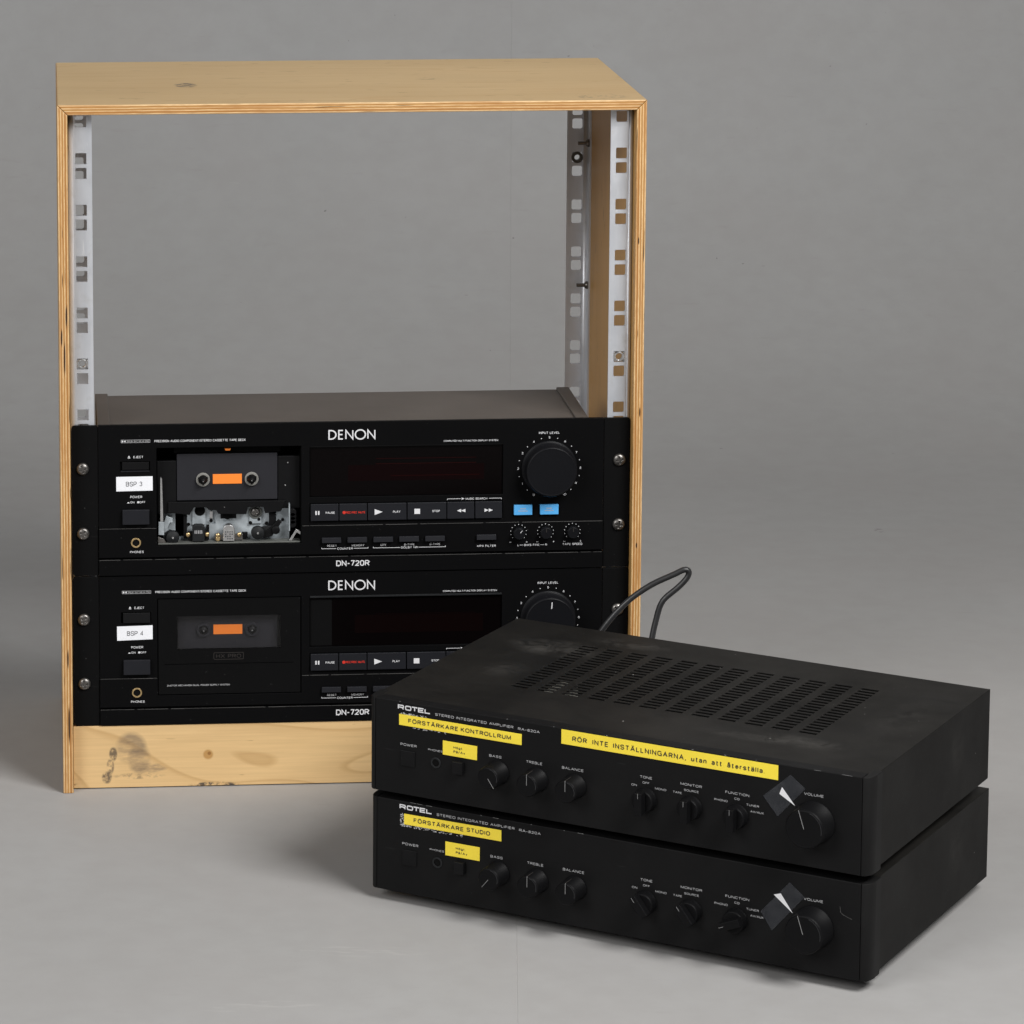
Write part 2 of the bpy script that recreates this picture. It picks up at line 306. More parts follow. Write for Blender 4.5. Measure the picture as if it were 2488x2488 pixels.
# ------------------------------------------------------------------ mesh helpers
def empty(name, loc, rz=0):
    o = bpy.data.objects.new(name, None); C.objects.link(o); o.empty_display_size = 0.02
    o.location = [c*MM for c in loc]; o.rotation_euler = (0, 0, rz); return o
def tag(o, label, cat=None, group=None, kind=None):
    o['label'] = label
    if cat: o['category'] = cat
    if group: o['group'] = group
    if kind: o['kind'] = kind
    return o
class MB:
    def __init__(s): s.v = []; s.f = []; s.sm = set()
    def add(s, vs, fs, smooth=False):
        k = len(s.v); s.v += vs
        for f in fs:
            if smooth: s.sm.add(len(s.f))
            s.f.append(tuple(i+k for i in f))
        return s
    def box(s, x0, x1, y0, y1, z0, z1):
        v = [(x, y, z) for z in (z0, z1) for y in (y0, y1) for x in (x0, x1)]
        return s.add(v, [(0, 2, 3, 1), (4, 5, 7, 6), (0, 1, 5, 4), (2, 6, 7, 3), (0, 4, 6, 2), (1, 3, 7, 5)])
    def obox(s, cx, cz, lx, lz, y0, y1, ang):
        """box on the front plane turned by ang about its centre"""
        c, q = math.cos(ang), math.sin(ang); v = []
        for y in (y0, y1):
            for (a, b) in ((-lx/2, -lz/2), (lx/2, -lz/2), (lx/2, lz/2), (-lx/2, lz/2)):
                v.append((cx+a*c-b*q, y, cz+a*q+b*c))
        return s.add(v, [(0, 1, 2, 3), (7, 6, 5, 4), (0, 4, 5, 1), (1, 5, 6, 2), (2, 6, 7, 3), (3, 7, 4, 0)])
    def lathe(s, prof, cx, cz, n=28, a0=0.0, smooth=True):
        """profile [(r, y)] turned about the y axis; first and last ring are capped"""
        k = []
        for (r, y) in prof:
            k.append([(cx+r*math.cos(a0+2*math.pi*i/n), y, cz+r*math.sin(a0+2*math.pi*i/n)) for i in range(n)])
        v = [p for ring in k for p in ring]; f = []
        for j in range(len(prof)-1):
            for i in range(n):
                f.append((j*n+i, j*n+(i+1) % n, (j+1)*n+(i+1) % n, (j+1)*n+i))
        s.add(v, f, smooth)
        b = len(s.v)-len(v)
        s.f.append(tuple(b+i for i in range(n))); s.f.append(tuple(b+(len(prof)-1)*n+i for i in reversed(range(n))))
        return s
    def ring(s, r0, r1, y0, y1, cx, cz, n=28):
        v = []
        for (r, y) in ((r0, y1), (r0, y0), (r1, y0), (r1, y1)):
            v += [(cx+r*math.cos(2*math.pi*i/n), y, cz+r*math.sin(2*math.pi*i/n)) for i in range(n)]
        f = []
        for j in range(4):
            for i in range(n): f.append((j*n+i, j*n+(i+1) % n, ((j+1) % 4)*n+(i+1) % n, ((j+1) % 4)*n+i))
        return s.add(v, f)
    def prism(s, poly, y0, y1):
        n = len(poly); v = [(x, y0, z) for x, z in poly] + [(x, y1, z) for x, z in poly]
        f = [tuple(range(n)), tuple(reversed(range(n, 2*n)))] + [(i, (i+1) % n, n+(i+1) % n, n+i) for i in range(n)]
        return s.add(v, f)
    def sheet(s, poly, y):
        return s.add([(x, y, z) for x, z in poly], [tuple(range(len(poly)))])
    def build(s, name, mat, parent=None, bevel=0, seg=2, recalc=True):
        me = bpy.data.meshes.new(name)
        me.from_pydata([(x*MM, y*MM, z*MM) for x, y, z in s.v], [], s.f)
        for i in s.sm: me.polygons[i].use_smooth = True
        if recalc:
            bm = bmesh.new(); bm.from_mesh(me); bmesh.ops.recalc_face_normals(bm, faces=bm.faces); bm.to_mesh(me); bm.free()
        me.materials.append(mat); me.update()
        o = bpy.data.objects.new(name, me); C.objects.link(o)
        if parent: o.parent = parent
        if bevel:
            b = o.modifiers.new('bevel', 'BEVEL'); b.width = bevel*MM; b.segments = seg; b.limit_method = 'ANGLE'; b.angle_limit = R(40)
        return o
def relief(xs, zs, depth, back):
    """front plate: a grid of cells, each with its own depth (None = opening), walls where depths differ"""
    m = MB()
    def d(i, j):
        if i < 0 or j < 0 or i >= len(xs)-1 or j >= len(zs)-1: return 'out'
        return depth((xs[i]+xs[i+1])/2, (zs[j]+zs[j+1])/2)
    def y(v): return back if v in (None, 'out') else v
    for i in range(len(xs)-1):
        for j in range(len(zs)-1):
            v = d(i, j); x0, x1, z0, z1 = xs[i], xs[i+1], zs[j], zs[j+1]
            if v is not None: m.add([(x0, v, z0), (x1, v, z0), (x1, v, z1), (x0, v, z1)], [(0, 1, 2, 3)])
            a, b = y(v), y(d(i+1, j))
            if a != b: m.add([(x1, a, z0), (x1, b, z0), (x1, b, z1), (x1, a, z1)], [(0, 1, 2, 3)])
            a, b = y(v), y(d(i, j+1))
            if a != b: m.add([(x0, a, z1), (x1, a, z1), (x1, b, z1), (x0, b, z1)], [(0, 1, 2, 3)])
            if i == 0 and y(v) != back: m.add([(x0, y(v), z0), (x0, back, z0), (x0, back, z1), (x0, y(v), z1)], [(0, 1, 2, 3)])
            if j == 0 and y(v) != back: m.add([(x0, y(v), z0), (x1, y(v), z0), (x1, back, z0), (x0, back, z0)], [(0, 1, 2, 3)])
    return m

def stroke(m, pts, wd, y, closed=False):
    """flat stroke of width wd along a polyline in the front plane, mitred"""
    n = len(pts); L = []; Rr = []
    for i in range(n):
        a = Vector(pts[i-1]) if (i > 0 or closed) else None; b = Vector(pts[i]); c = Vector(pts[(i+1) % n]) if (i < n-1 or closed) else None
        d1 = (b-a).normalized() if a is not None else (c-b).normalized(); d2 = (c-b).normalized() if c is not None else d1
        n1 = Vector((-d1.y, d1.x)); n2 = Vector((-d2.y, d2.x)); nn = (n1+n2)
        nn = nn.normalized() if nn.length > 1e-6 else n1
        k = min(2.5, 1/max(0.3, nn.dot(n1)))
        L.append(b+nn*wd/2*k); Rr.append(b-nn*wd/2*k)
    v = [(p.x, y, p.y) for p in L] + [(p.x, y, p.y) for p in Rr]
    f = [(i, i+1, n+i+1, n+i) for i in range(n-1)] + ([(n-1, 0, n, 2*n-1)] if closed else [])
    m.add(v, f)
def arc(cx, cz, rx, rz, a0, a1, n=16): return [(cx+rx*math.cos(R(a0+(a1-a0)*i/n)), cz+rz*math.sin(R(a0+(a1-a0)*i/n))) for i in range(n+1)]
def _font():
    """plain sans-serif letters as centre lines, cap height 1; each entry (width, [(points, closed)])"""
    q = .3
    F = {}
    def cr(cx, cz, a0, a1, rx=q, rz=q): return arc(cx, cz, rx, rz, a0, a1, 5)
    def bowl(x0, x1, z0, z1, r=None):
        r = r or min(q, (z1-z0)/2)
        return [(x0, z0), (x1-r, z0)] + cr(x1-r, z0+r, -90, 0, r, r) + cr(x1-r, z1-r, 0, 90, r, r) + [(x0, z1)]
    O = lambda w_, z0=0, z1=1, r=q: (cr(w_-r, z1-r, 0, 90, r, r) + cr(r, z1-r, 90, 180, r, r) + cr(r, z0+r, 180, 270, r, r) + cr(w_-r, z0+r, 270, 360, r, r), True)
    def S_(w_, h_=1, r=.24):
        r = min(r, h_/4); mid = h_/2
        return ([(w_, h_-r*1.1)] + cr(w_-r, h_-r, 10, 90, r, r) + cr(r, h_-r, 90, 180, r, r) + cr(r, mid+r, 180, 270, r, mid-r if False else r) + cr(w_-r, mid-r, 90, 0, r, r) + cr(w_-r, r, 0, -90, r, r) + cr(r, r, 270, 190, r, r), False)
    F['A'] = (.74, [([(0, 0), (.37, 1), (.74, 0)], False), ([(.14, .34), (.60, .34)], False)])
    F['B'] = (.62, [(bowl(0, .62, 0, .54), True), (bowl(0, .56, .54, 1), False), ([(0, .5), (0, 1)], False)])
    F['C'] = (.68, [(cr(.38, 1-q, 20, 90) + cr(q, 1-q, 90, 180) + cr(q, q, 180, 270) + cr(.38, q, 270, 340), False)])
    F['D'] = (.66, [(bowl(0, .66, 0, 1, .36), True)])
    F['E'] = (.54, [([(.54, 0), (0, 0), (0, 1), (.54, 1)], False), ([(0, .52), (.48, .52)], False)])
    F['F'] = (.52, [([(0, 0), (0, 1), (.52, 1)], False), ([(0, .5), (.46, .5)], False)])
    F['G'] = (.70, [(cr(.40, 1-q, 20, 90) + cr(q, 1-q, 90, 180) + cr(q, q, 180, 270) + [(.70, 0), (.70, .46), (.42, .46)], False)])
    F['H'] = (.64, [([(0, 0), (0, 1)], False), ([(.64, 0), (.64, 1)], False), ([(0, .52), (.64, .52)], False)])
    F['I'] = (.0, [([(0, 0), (0, 1)], False)])
    F['J'] = (.48, [([(.48, 1), (.48, .24)] + cr(.24, .24, 0, -170, .24, .24), False)])
    F['K'] = (.62, [([(0, 0), (0, 1)], False), ([(.60, 1), (.02, .40)], False), ([(.2, .58), (.62, 0)], False)])
    F['L'] = (.48, [([(0, 1), (0, 0), (.48, 0)], False)])
    F['M'] = (.78, [([(0, 0), (0, 1), (.39, .12), (.78, 1), (.78, 0)], False)])
    F['N'] = (.64, [([(0, 0), (0, 1), (.64, 0), (.64, 1)], False)])
    F['O'] = (.74, [O(.74, r=.34)])
    F['P'] = (.58, [(bowl(0, .58, .44, 1), False), ([(0, 0), (0, 1)], False)])
    F['R'] = (.62, [(bowl(0, .60, .46, 1), False), ([(0, 0), (0, 1)], False), ([(.36, .46), (.62, 0)], False)])
    F['S'] = (.60, [S_(.60)])
    F['T'] = (.62, [([(0, 1), (.62, 1)], False), ([(.31, 1), (.31, 0)], False)])
    F['U'] = (.64, [([(0, 1), (0, q)] + cr(q, q, 180, 270) + cr(.64-q, q, 270, 360) + [(.64, 1)], False)])
    F['V'] = (.70, [([(0, 1), (.35, 0), (.70, 1)], False)])
    F['W'] = (.96, [([(0, 1), (.24, 0), (.48, .9), (.72, 0), (.96, 1)], False)])
    F['X'] = (.66, [([(0, 0), (.66, 1)], False), ([(0, 1), (.66, 0)], False)])
    F['Y'] = (.66, [([(0, 1), (.33, .46), (.66, 1)], False), ([(.33, .46), (.33, 0)], False)])
    F['Z'] = (.60, [([(0, 1), (.60, 1), (0, 0), (.60, 0)], False)])
    dots = lambda w_, z: [([(w_/2-.2, z), (w_/2-.08, z)], False), ([(w_/2+.08, z), (w_/2+.2, z)], False)]
    for a, b in (('Ä', 'A'), ('Ö', 'O')): F[a] = (F[b][0], F[b][1] + dots(F[b][0], 1.2))
    F['Å'] = (F['A'][0], F['A'][1] + [(arc(.37, 1.2, .11, .11, 0, 360, 10)[:-1], True)])
    F['0'] = (.54, [O(.54, r=.26)]); F['1'] = (.2, [([(0, .8), (.2, 1), (.2, 0)], False)])
    F['2'] = (.54, [(cr(.27, .73, 170, -30, .27, .27) + [(0, 0), (.54, 0)], False)])
    F['3'] = (.54, [(cr(.27, .76, 160, -70, .25, .24) + cr(.27, .27, 80, -160, .27, .27), False)])
    F['4'] = (.56, [([(.42, 0), (.42, 1), (0, .28), (.56, .28)], False)])
    F['5'] = (.54, [([(.5, 1), (.08, 1), (.04, .5)] + cr(.26, .30, 130, -150, .28, .30), False)])
    F['6'] = (.54, [(arc(.27, .30, .27, .30, 0, 360, 14)[:-1], True), ([(.02, .36), (.16, .8), (.42, 1)], False)])
    F['7'] = (.52, [([(0, 1), (.52, 1), (.18, 0)], False)])
    F['8'] = (.54, [(arc(.27, .76, .23, .24, 0, 360, 14)[:-1], True), (arc(.27, .26, .27, .26, 0, 360, 14)[:-1], True)])
    F['9'] = (.54, [(arc(.27, .70, .27, .30, 0, 360, 14)[:-1], True), ([(.52, .64), (.38, .2), (.12, 0)], False)])
    F['/'] = (.34, [([(0, -.05), (.34, 1.05)], False)]); F['-'] = (.32, [([(0, .42), (.32, .42)], False)])
    F['.'] = (.02, [([(0, 0), (0, .1)], False)]); F[','] = (.06, [([(.06, .1), (0, -.16)], False)])
    x = .72
    F['u'] = (.46, [([(0, x), (0, .22)] + cr(.22, .22, 180, 290, .22, .22) + [(.46, .2)], False), ([(.46, 0), (.46, x)], False)])
    F['n'] = (.46, [([(0, 0), (0, x)], False), ([(0, x-.26)] + cr(.23, x-.23, 160, 0, .23, .23) + [(.46, 0)], False)])
    F['r'] = (.30, [([(0, 0), (0, x)], False), ([(0, x-.26)] + cr(.24, x-.24, 160, 80, .24, .24), False)])
    F['t'] = (.32, [([(.12, .95), (.12, .16), (.2, 0), (.32, 0)], False), ([(0, x), (.32, x)], False)])
    F['l'] = (.0, [([(0, 0), (0, 1)], False)])
    F['a'] = (.46, [([(.02, x-.16)] + cr(.23, x-.2, 150, 0, .23, .2) + [(.46, 0)], False), (arc(.22, .2, .22, .2, 0, 360, 12)[:-1], True)])
    F['ä'] = (.46, F['a'][1] + dots(.46, .95)); F['å'] = (.46, F['a'][1] + [(arc(.23, .98, .1, .1, 0, 360, 10)[:-1], True)])
    F['e'] = (.48, [([(0, .38), (.48, .38)] + cr(.24, x/2, 8, 320, .24, x/2), False)])
    F['s'] = (.42, [S_(.42, x, .18)])
    F['ö'] = (.50, [(arc(.25, x/2, .25, x/2, 0, 360, 14)[:-1], True)] + dots(.5, .95))
    F['g'] = (.48, [(arc(.23, x/2, .23, x/2, 0, 360, 14)[:-1], True), ([(.48, x), (.48, -.08)] + cr(.25, -.08, 0, -150, .23, .2), False)])
    F['v'] = (.46, [([(0, x), (.23, 0), (.46, x)], False)])
    F[' '] = (.22, [])
    return F
FONT = _font()
def text(txt, x0, x1, zc, h, y, mat, parent, bold=0.0, name='printed_lettering', ang=0.0, gap=.26):
    """lettering between x0 and x1 (mm), caps centred on zc and h tall, lying on the front plane at y"""
    wd = h*(0.15+bold); pen = 0.0; lay = []
    for ch in txt:
        w_, st = FONT[ch]; lay.append((pen, st)); pen += w_+gap
    tot = max(1e-3, pen-gap); m = MB(); k = 0; xm = (x0+x1)/2
    sx = (x1-x0-wd)/tot if tot > .05 else 1.0; sz = h-wd; ca, sa = math.cos(ang), math.sin(ang)
    for (o_, st) in lay:
        for pts, cl in st:
            pp = []
            for (a, b) in pts:
                u, v = x0+wd/2+(o_+a)*sx-xm, -h/2+wd/2+b*sz
                pp.append((xm+u*ca-v*sa, zc+u*sa+v*ca))
            stroke(m, pp, wd, y-0.012*(k % 4), cl); k += 1
    return m.build(name, mat, parent, recalc=False)
def wordmark(glyphs, x0, x1, z0, h, wd, y, mat, parent):
    """own letter shapes, in units of the cap height; each stroke lies a hair above the one before"""
    tot = max(p[0] for g in glyphs for st, cl in g for p in st); m = MB(); k = 0
    sx = (x1-x0-wd)/tot; sz = h-wd
    for g in glyphs:
        for st, cl in g:
            stroke(m, [(x0+wd/2+p[0]*sx, z0+wd/2+p[1]*sz) for p in st], wd, y-0.02*k, cl); k = (k+1) % 4
    return m.build('printed_wordmark', mat, parent, recalc=False)
def gl_D(o, w_): return [([(o, 0), (o+w_-.5, 0)] + arc(o+w_-.5, .5, .5, .5, -90, 90, 14)[1:] + [(o, 1)], True)]
def gl_E(o, w_): return [([(o+w_, 0), (o, 0), (o, 1), (o+w_, 1)], False), ([(o, .52), (o+w_*.92, .52)], False)]
def gl_N(o, w_): return [([(o, 0), (o, 1), (o+w_, 0), (o+w_, 1)], False)]
def gl_O(o, w_): return [(arc(o+w_/2, .5, w_/2, .54, 0, 360, 30)[:-1], True)]
DEN = gl_D(0, .72), gl_E(1.02, .42), gl_N(1.76, .72), gl_O(2.74, 1.06), gl_N(4.06, .72)
def rr(x0, x1, z0, z1, rx, rz):
    return arc(x1-rx, z1-rz, rx, rz, 0, 90, 4) + arc(x0+rx, z1-rz, rx, rz, 90, 180, 4) + arc(x0+rx, z0+rz, rx, rz, 180, 270, 4) + arc(x1-rx, z0+rz, rx, rz, 270, 360, 4)
ROT = ([([(0, 0), (0, 1), (1.15, 1)] + arc(1.15, .72, .25, .28, 90, -90, 5)[1:] + [(.05, .44)], False), ([(.95, .44), (1.4, 0)], False)],
       [(rr(1.95, 3.35, 0, 1, .3, .3), True)],
       [([(3.6, 1), (5.1, 1)], False), ([(4.35, 1), (4.35, 0)], False)],
       [([(6.75, 1), (5.4, 1), (5.4, 0), (6.75, 0)], False), ([(5.4, .5), (6.6, .5)], False)],
       [([(7.15, 1), (7.15, 0), (8.45, 0)], False)])

# phillips screw: domed head with a real cross recess, shared mesh
def screw_mesh():
    m = MB().lathe([(5.4, 0.4), (5.4, -0.4), (5.0, -1.3), (4.0, -2.1), (2.6, -2.6), (1.2, -2.8), (0.3, -2.83)], 0, 0, 24)
    a = m.build('screw', M['screw'])
    c = MB().obox(0, 0, 6.4, 1.5, -4, -1.2, R(35)).build('cut', M['dark']); c2 = MB().obox(0, 0, 1.5, 6.4, -4, -1.3, R(35)).build('cut', M['dark'])
    for q in (c, c2):
        b = a.modifiers.new('cut', 'BOOLEAN'); b.object = q; b.operation = 'DIFFERENCE'; b.solver = 'EXACT'
    me = bpy.data.meshes.new_from_object(a.evaluated_get(bpy.context.evaluated_depsgraph_get())); me.name = 'screw'
    for q in (a, c, c2): bpy.data.objects.remove(q)
    return me
SCREW = screw_mesh()
def screw(x, z, y, parent, ang, scale=1.0, name='mounting_screw'):
    o = bpy.data.objects.new(name, SCREW); C.objects.link(o); o.parent = parent
    o.location = (x*MM, y*MM, z*MM); o.rotation_euler = (0, ang, 0); o.scale = (scale,)*3; return o

# ------------------------------------------------------------------ backdrop: floor sweeping up into the wall, one open joint
def backdrop():
    prof = [(-6000, 0), (-2500, 0), (-800, 0), (-300, 0), (200, 0), (480, 0), (1150, 0), (1500, 0)]
    R0 = 1100; y0 = 1500
    for i in range(1, 25):
        a = math.pi/2*i/24; prof.append((y0+R0*math.sin(a), R0-R0*math.cos(a)))
    prof += [(y0+R0, 1200), (y0+R0, 2600), (y0+R0, 4200)]
    m = MB()
    for xs in ([-5000, -2000, -900, -300, -0.35], [-0.35, 0.0, 0.35], [0.35, 300, 900, 2000, 5000]):
        n = len(xs); b0 = len(m.v)
        for k, (y, z) in enumerate(prof):
            k0, k1 = max(0, k-1), min(len(prof)-1, k+1)
            ty, tz = prof[k1][0]-prof[k0][0], prof[k1][1]-prof[k0][1]; l = math.hypot(ty, tz)
            ny, nz = -tz/l, ty/l
            for x in xs:
                g = 0.22 if x == 0.0 else 0.0
                m.v.append((x, y-ny*g, z-nz*g))
        for k in range(len(prof)-1):
            for i in range(n-1):
                m.f.append((b0+k*n+i, b0+k*n+i+1, b0+(k+1)*n+i+1, b0+(k+1)*n+i))
                if n > 3: m.sm.add(len(m.f)-1)
    o = m.build('backdrop', M['backdrop'], recalc=False)
    o.location = (0.3515, -0.3456, 0); o.rotation_euler = (0, 0, R(-6.9))
    tag(o, 'seamless matte grey studio floor curving up into the wall behind', kind='structure')
backdrop()

# ------------------------------------------------------------------ cabinet
cab = empty('rack_cabinet', (0, 0, 0))
tag(cab, 'open birch plywood rack cabinet with metal rails holding two black tape decks', 'cabinet')
g = 0.18
def slab(name, poly, mat): return MB().prism(poly, 0, D).build(name, mat, cab, bevel=0.7)
slab('top_panel', [(g, H), (T+g, H-T), (W-T-g, H-T), (W-g, H)], M['ply_top'])
slab('side_panel', [(0, 0), (T, 0), (T, H-T-g), (0, H-g)], M['ply_left'])
slab('side_panel', [(W-T, 0), (W, 0), (W, H-g), (W-T, H-T-g)], M['ply_right'])
MB().box(T+.2, W-T-.2, YP, YP+T, 0.8, ZP-0.6).build('plinth', M['ply_plinth'], cab, bevel=0.5)
MB().box(T+.2, W-T-.2, YP+T+.3, D-4, ZP-T-1, ZP-1.2).build('bottom_shelf', M['ply_top'], cab, bevel=0.4)
MB().box(T+.2, W-T-.2, D-T-2, D-2, 0.8, ZP-T-1.4).build('back_plinth', M['ply_plinth'], cab, bevel=0.4)

HOLE = 9.5; ZH = 554.1; HX = 462.7
def rail(side, y, front):
    """angle rail: holed flange facing front, rounded bend, second flange along the side panel"""
    s = side; xc = 251.28 + s*HX/2
    zs = [ZP-2]; holes = []
    for k in range(11, -2, -1):
        for dz in (-12.7, 0.0):
            z = ZH-44.45*k+dz
            if z+HOLE/2 < H-T-1 and z-HOLE/2 > ZP: holes.append(z)
    holes.sort()
    for z in holes: zs += [z-HOLE/2, z+HOLE/2]
    zs.append(H-T-0.6)
    wall = T+0.3 if s < 0 else W-T-0.3
    inner = xc - s*9.4                      # free edge
    bend = wall - s*6.5 if s > 0 else wall+6.5
    m = MB(); m2 = MB()
    yd = 1 if front else -1                 # second flange runs back (front rails) or forward (rear rails)
    # flange cells
    xs = sorted([inner, xc-HOLE/2, xc+HOLE/2, wall-s*4.4])
    def quad(x0, x1, z0, z1): m.add([(x0, y, z0), (x1, y, z0), (x1, y, z1), (x0, y, z1)], [(0, 1, 2, 3)])
    for i in range(3):
        for j in range(len(zs)-1):
            if i == 1 and j % 2 == 1:       # hole with clipped corners
                x0, x1, z0, z1 = xs[1], xs[2], zs[j], zs[j+1]; c = 1.1
                for (px, pz, sx_, sz_) in ((x0, z0, 1, 1), (x1, z0, -1, 1), (x1, z1, -1, -1), (x0, z1, 1, -1)):
                    tri = [(px, y, pz), (px+sx_*c, y, pz), (px, y, pz+sz_*c)]
                    if sx_*sz_ < 0: tri.reverse()
                    m.add(tri, [(0, 1, 2)])
            else: quad(xs[i], xs[i+1], zs[j], zs[j+1])
    # bend and side flange
    xb = wall-s*4.4; n = 6; ring = []
    for i in range(n+1):
        a = math.pi/2*i/n; ring.append((xb+s*4.0*math.sin(a), y+yd*(4.0-4.0*math.cos(a))))
    ring.append((ring[-1][0], y+yd*20))
    for i in range(len(ring)-1):
        (xa, ya), (xc2, yc2) = ring[i], ring[i+1]
        f = (0, 1, 2, 3) if s > 0 else (3, 2, 1, 0)
        m.add([(xa, ya, zs[0]), (xc2, yc2, zs[0]), (xc2, yc2, zs[-1]), (xa, ya, zs[-1])], [f], smooth=i < n)
    bm_name = 'front_rail' if front else 'rear_rail'
    o = m.build(bm_name, M['rail'], cab, recalc=False)
    bm = bmesh.new(); bm.from_mesh(o.data); bmesh.ops.remove_doubles(bm, verts=bm.verts, dist=1e-6)
    bmesh.ops.recalc_face_normals(bm, faces=bm.faces); bm.to_mesh(o.data); bm.free()
    so = o.modifiers.new('thickness', 'SOLIDIFY'); so.thickness = 1.6*MM; so.offset = 0
    return o, xc
def cage_nut(xc, z, y, parent, mat):
    m = MB().ring(2.9, 4.2, y-1.0, y+3.4, xc, z, 16)
    for sx_ in (-1, 1): m.box(xc+sx_*4.25-.5, xc+sx_*4.25+.5, y-1.3, y+3, z-3.6, z+3.6)
    m.box(xc-4.6, xc+4.6, y+2.4, y+3.6, z+3.4, z+4.6); m.box(xc-4.6, xc+4.6, y+2.4, y+3.6, z-4.6, z-3.4)
    return m.build('cage_nut', mat, parent, bevel=0.2)
YR, YRR = YP+4.0, D-4
for s in (-1, 1):
    o, xc = rail(s, YR, True); cage_nut(xc, ZH-44.45*4, YR, o, M['chrome'])
    if s < 0: cage_nut(xc, ZH-44.45*5-12.7, YR, o, M['screw'])
    o2, xc2 = rail(s, YRR, False)
    if s > 0:
        n_ = MB().ring(2.6, 5.4, YRR-1.9, YRR+3, xc2, ZH-44.45, 4 if False else 22); n_.build('cage_nut', M['nut_dark'], o2, bevel=0.2)
    # screws through the side flange
    for zz in ((391.6, 525) if s > 0 else (391.6,)):
        q = MB()
        wall = T if s < 0 else W-T
        def xl(prof, yy, z0):
            k = []; n = 14
            for (r, x) in prof: k += [(x, yy+r*math.cos(2*math.pi*i/n), z0+r*math.sin(2*math.pi*i/n)) for i in range(n)]
            f = [(j*n+i, j*n+(i+1) % n, (j+1)*n+(i+1) % n, (j+1)*n+i) for j in range(len(prof)-1) for i in range(n)]
            f += [tuple(range(n)), tuple((len(prof)-1)*n+i for i in range(n))]
            q.add(k, f, True)
        xl([(3.6, wall-s*1.4), (3.6, wall-s*3.2), (2.6, wall-s*4.6), (1.7, wall-s*4.8), (1.7, wall-s*12)], YRR-15, zz)
        q.build('rail_screw', M['screw'], o2)

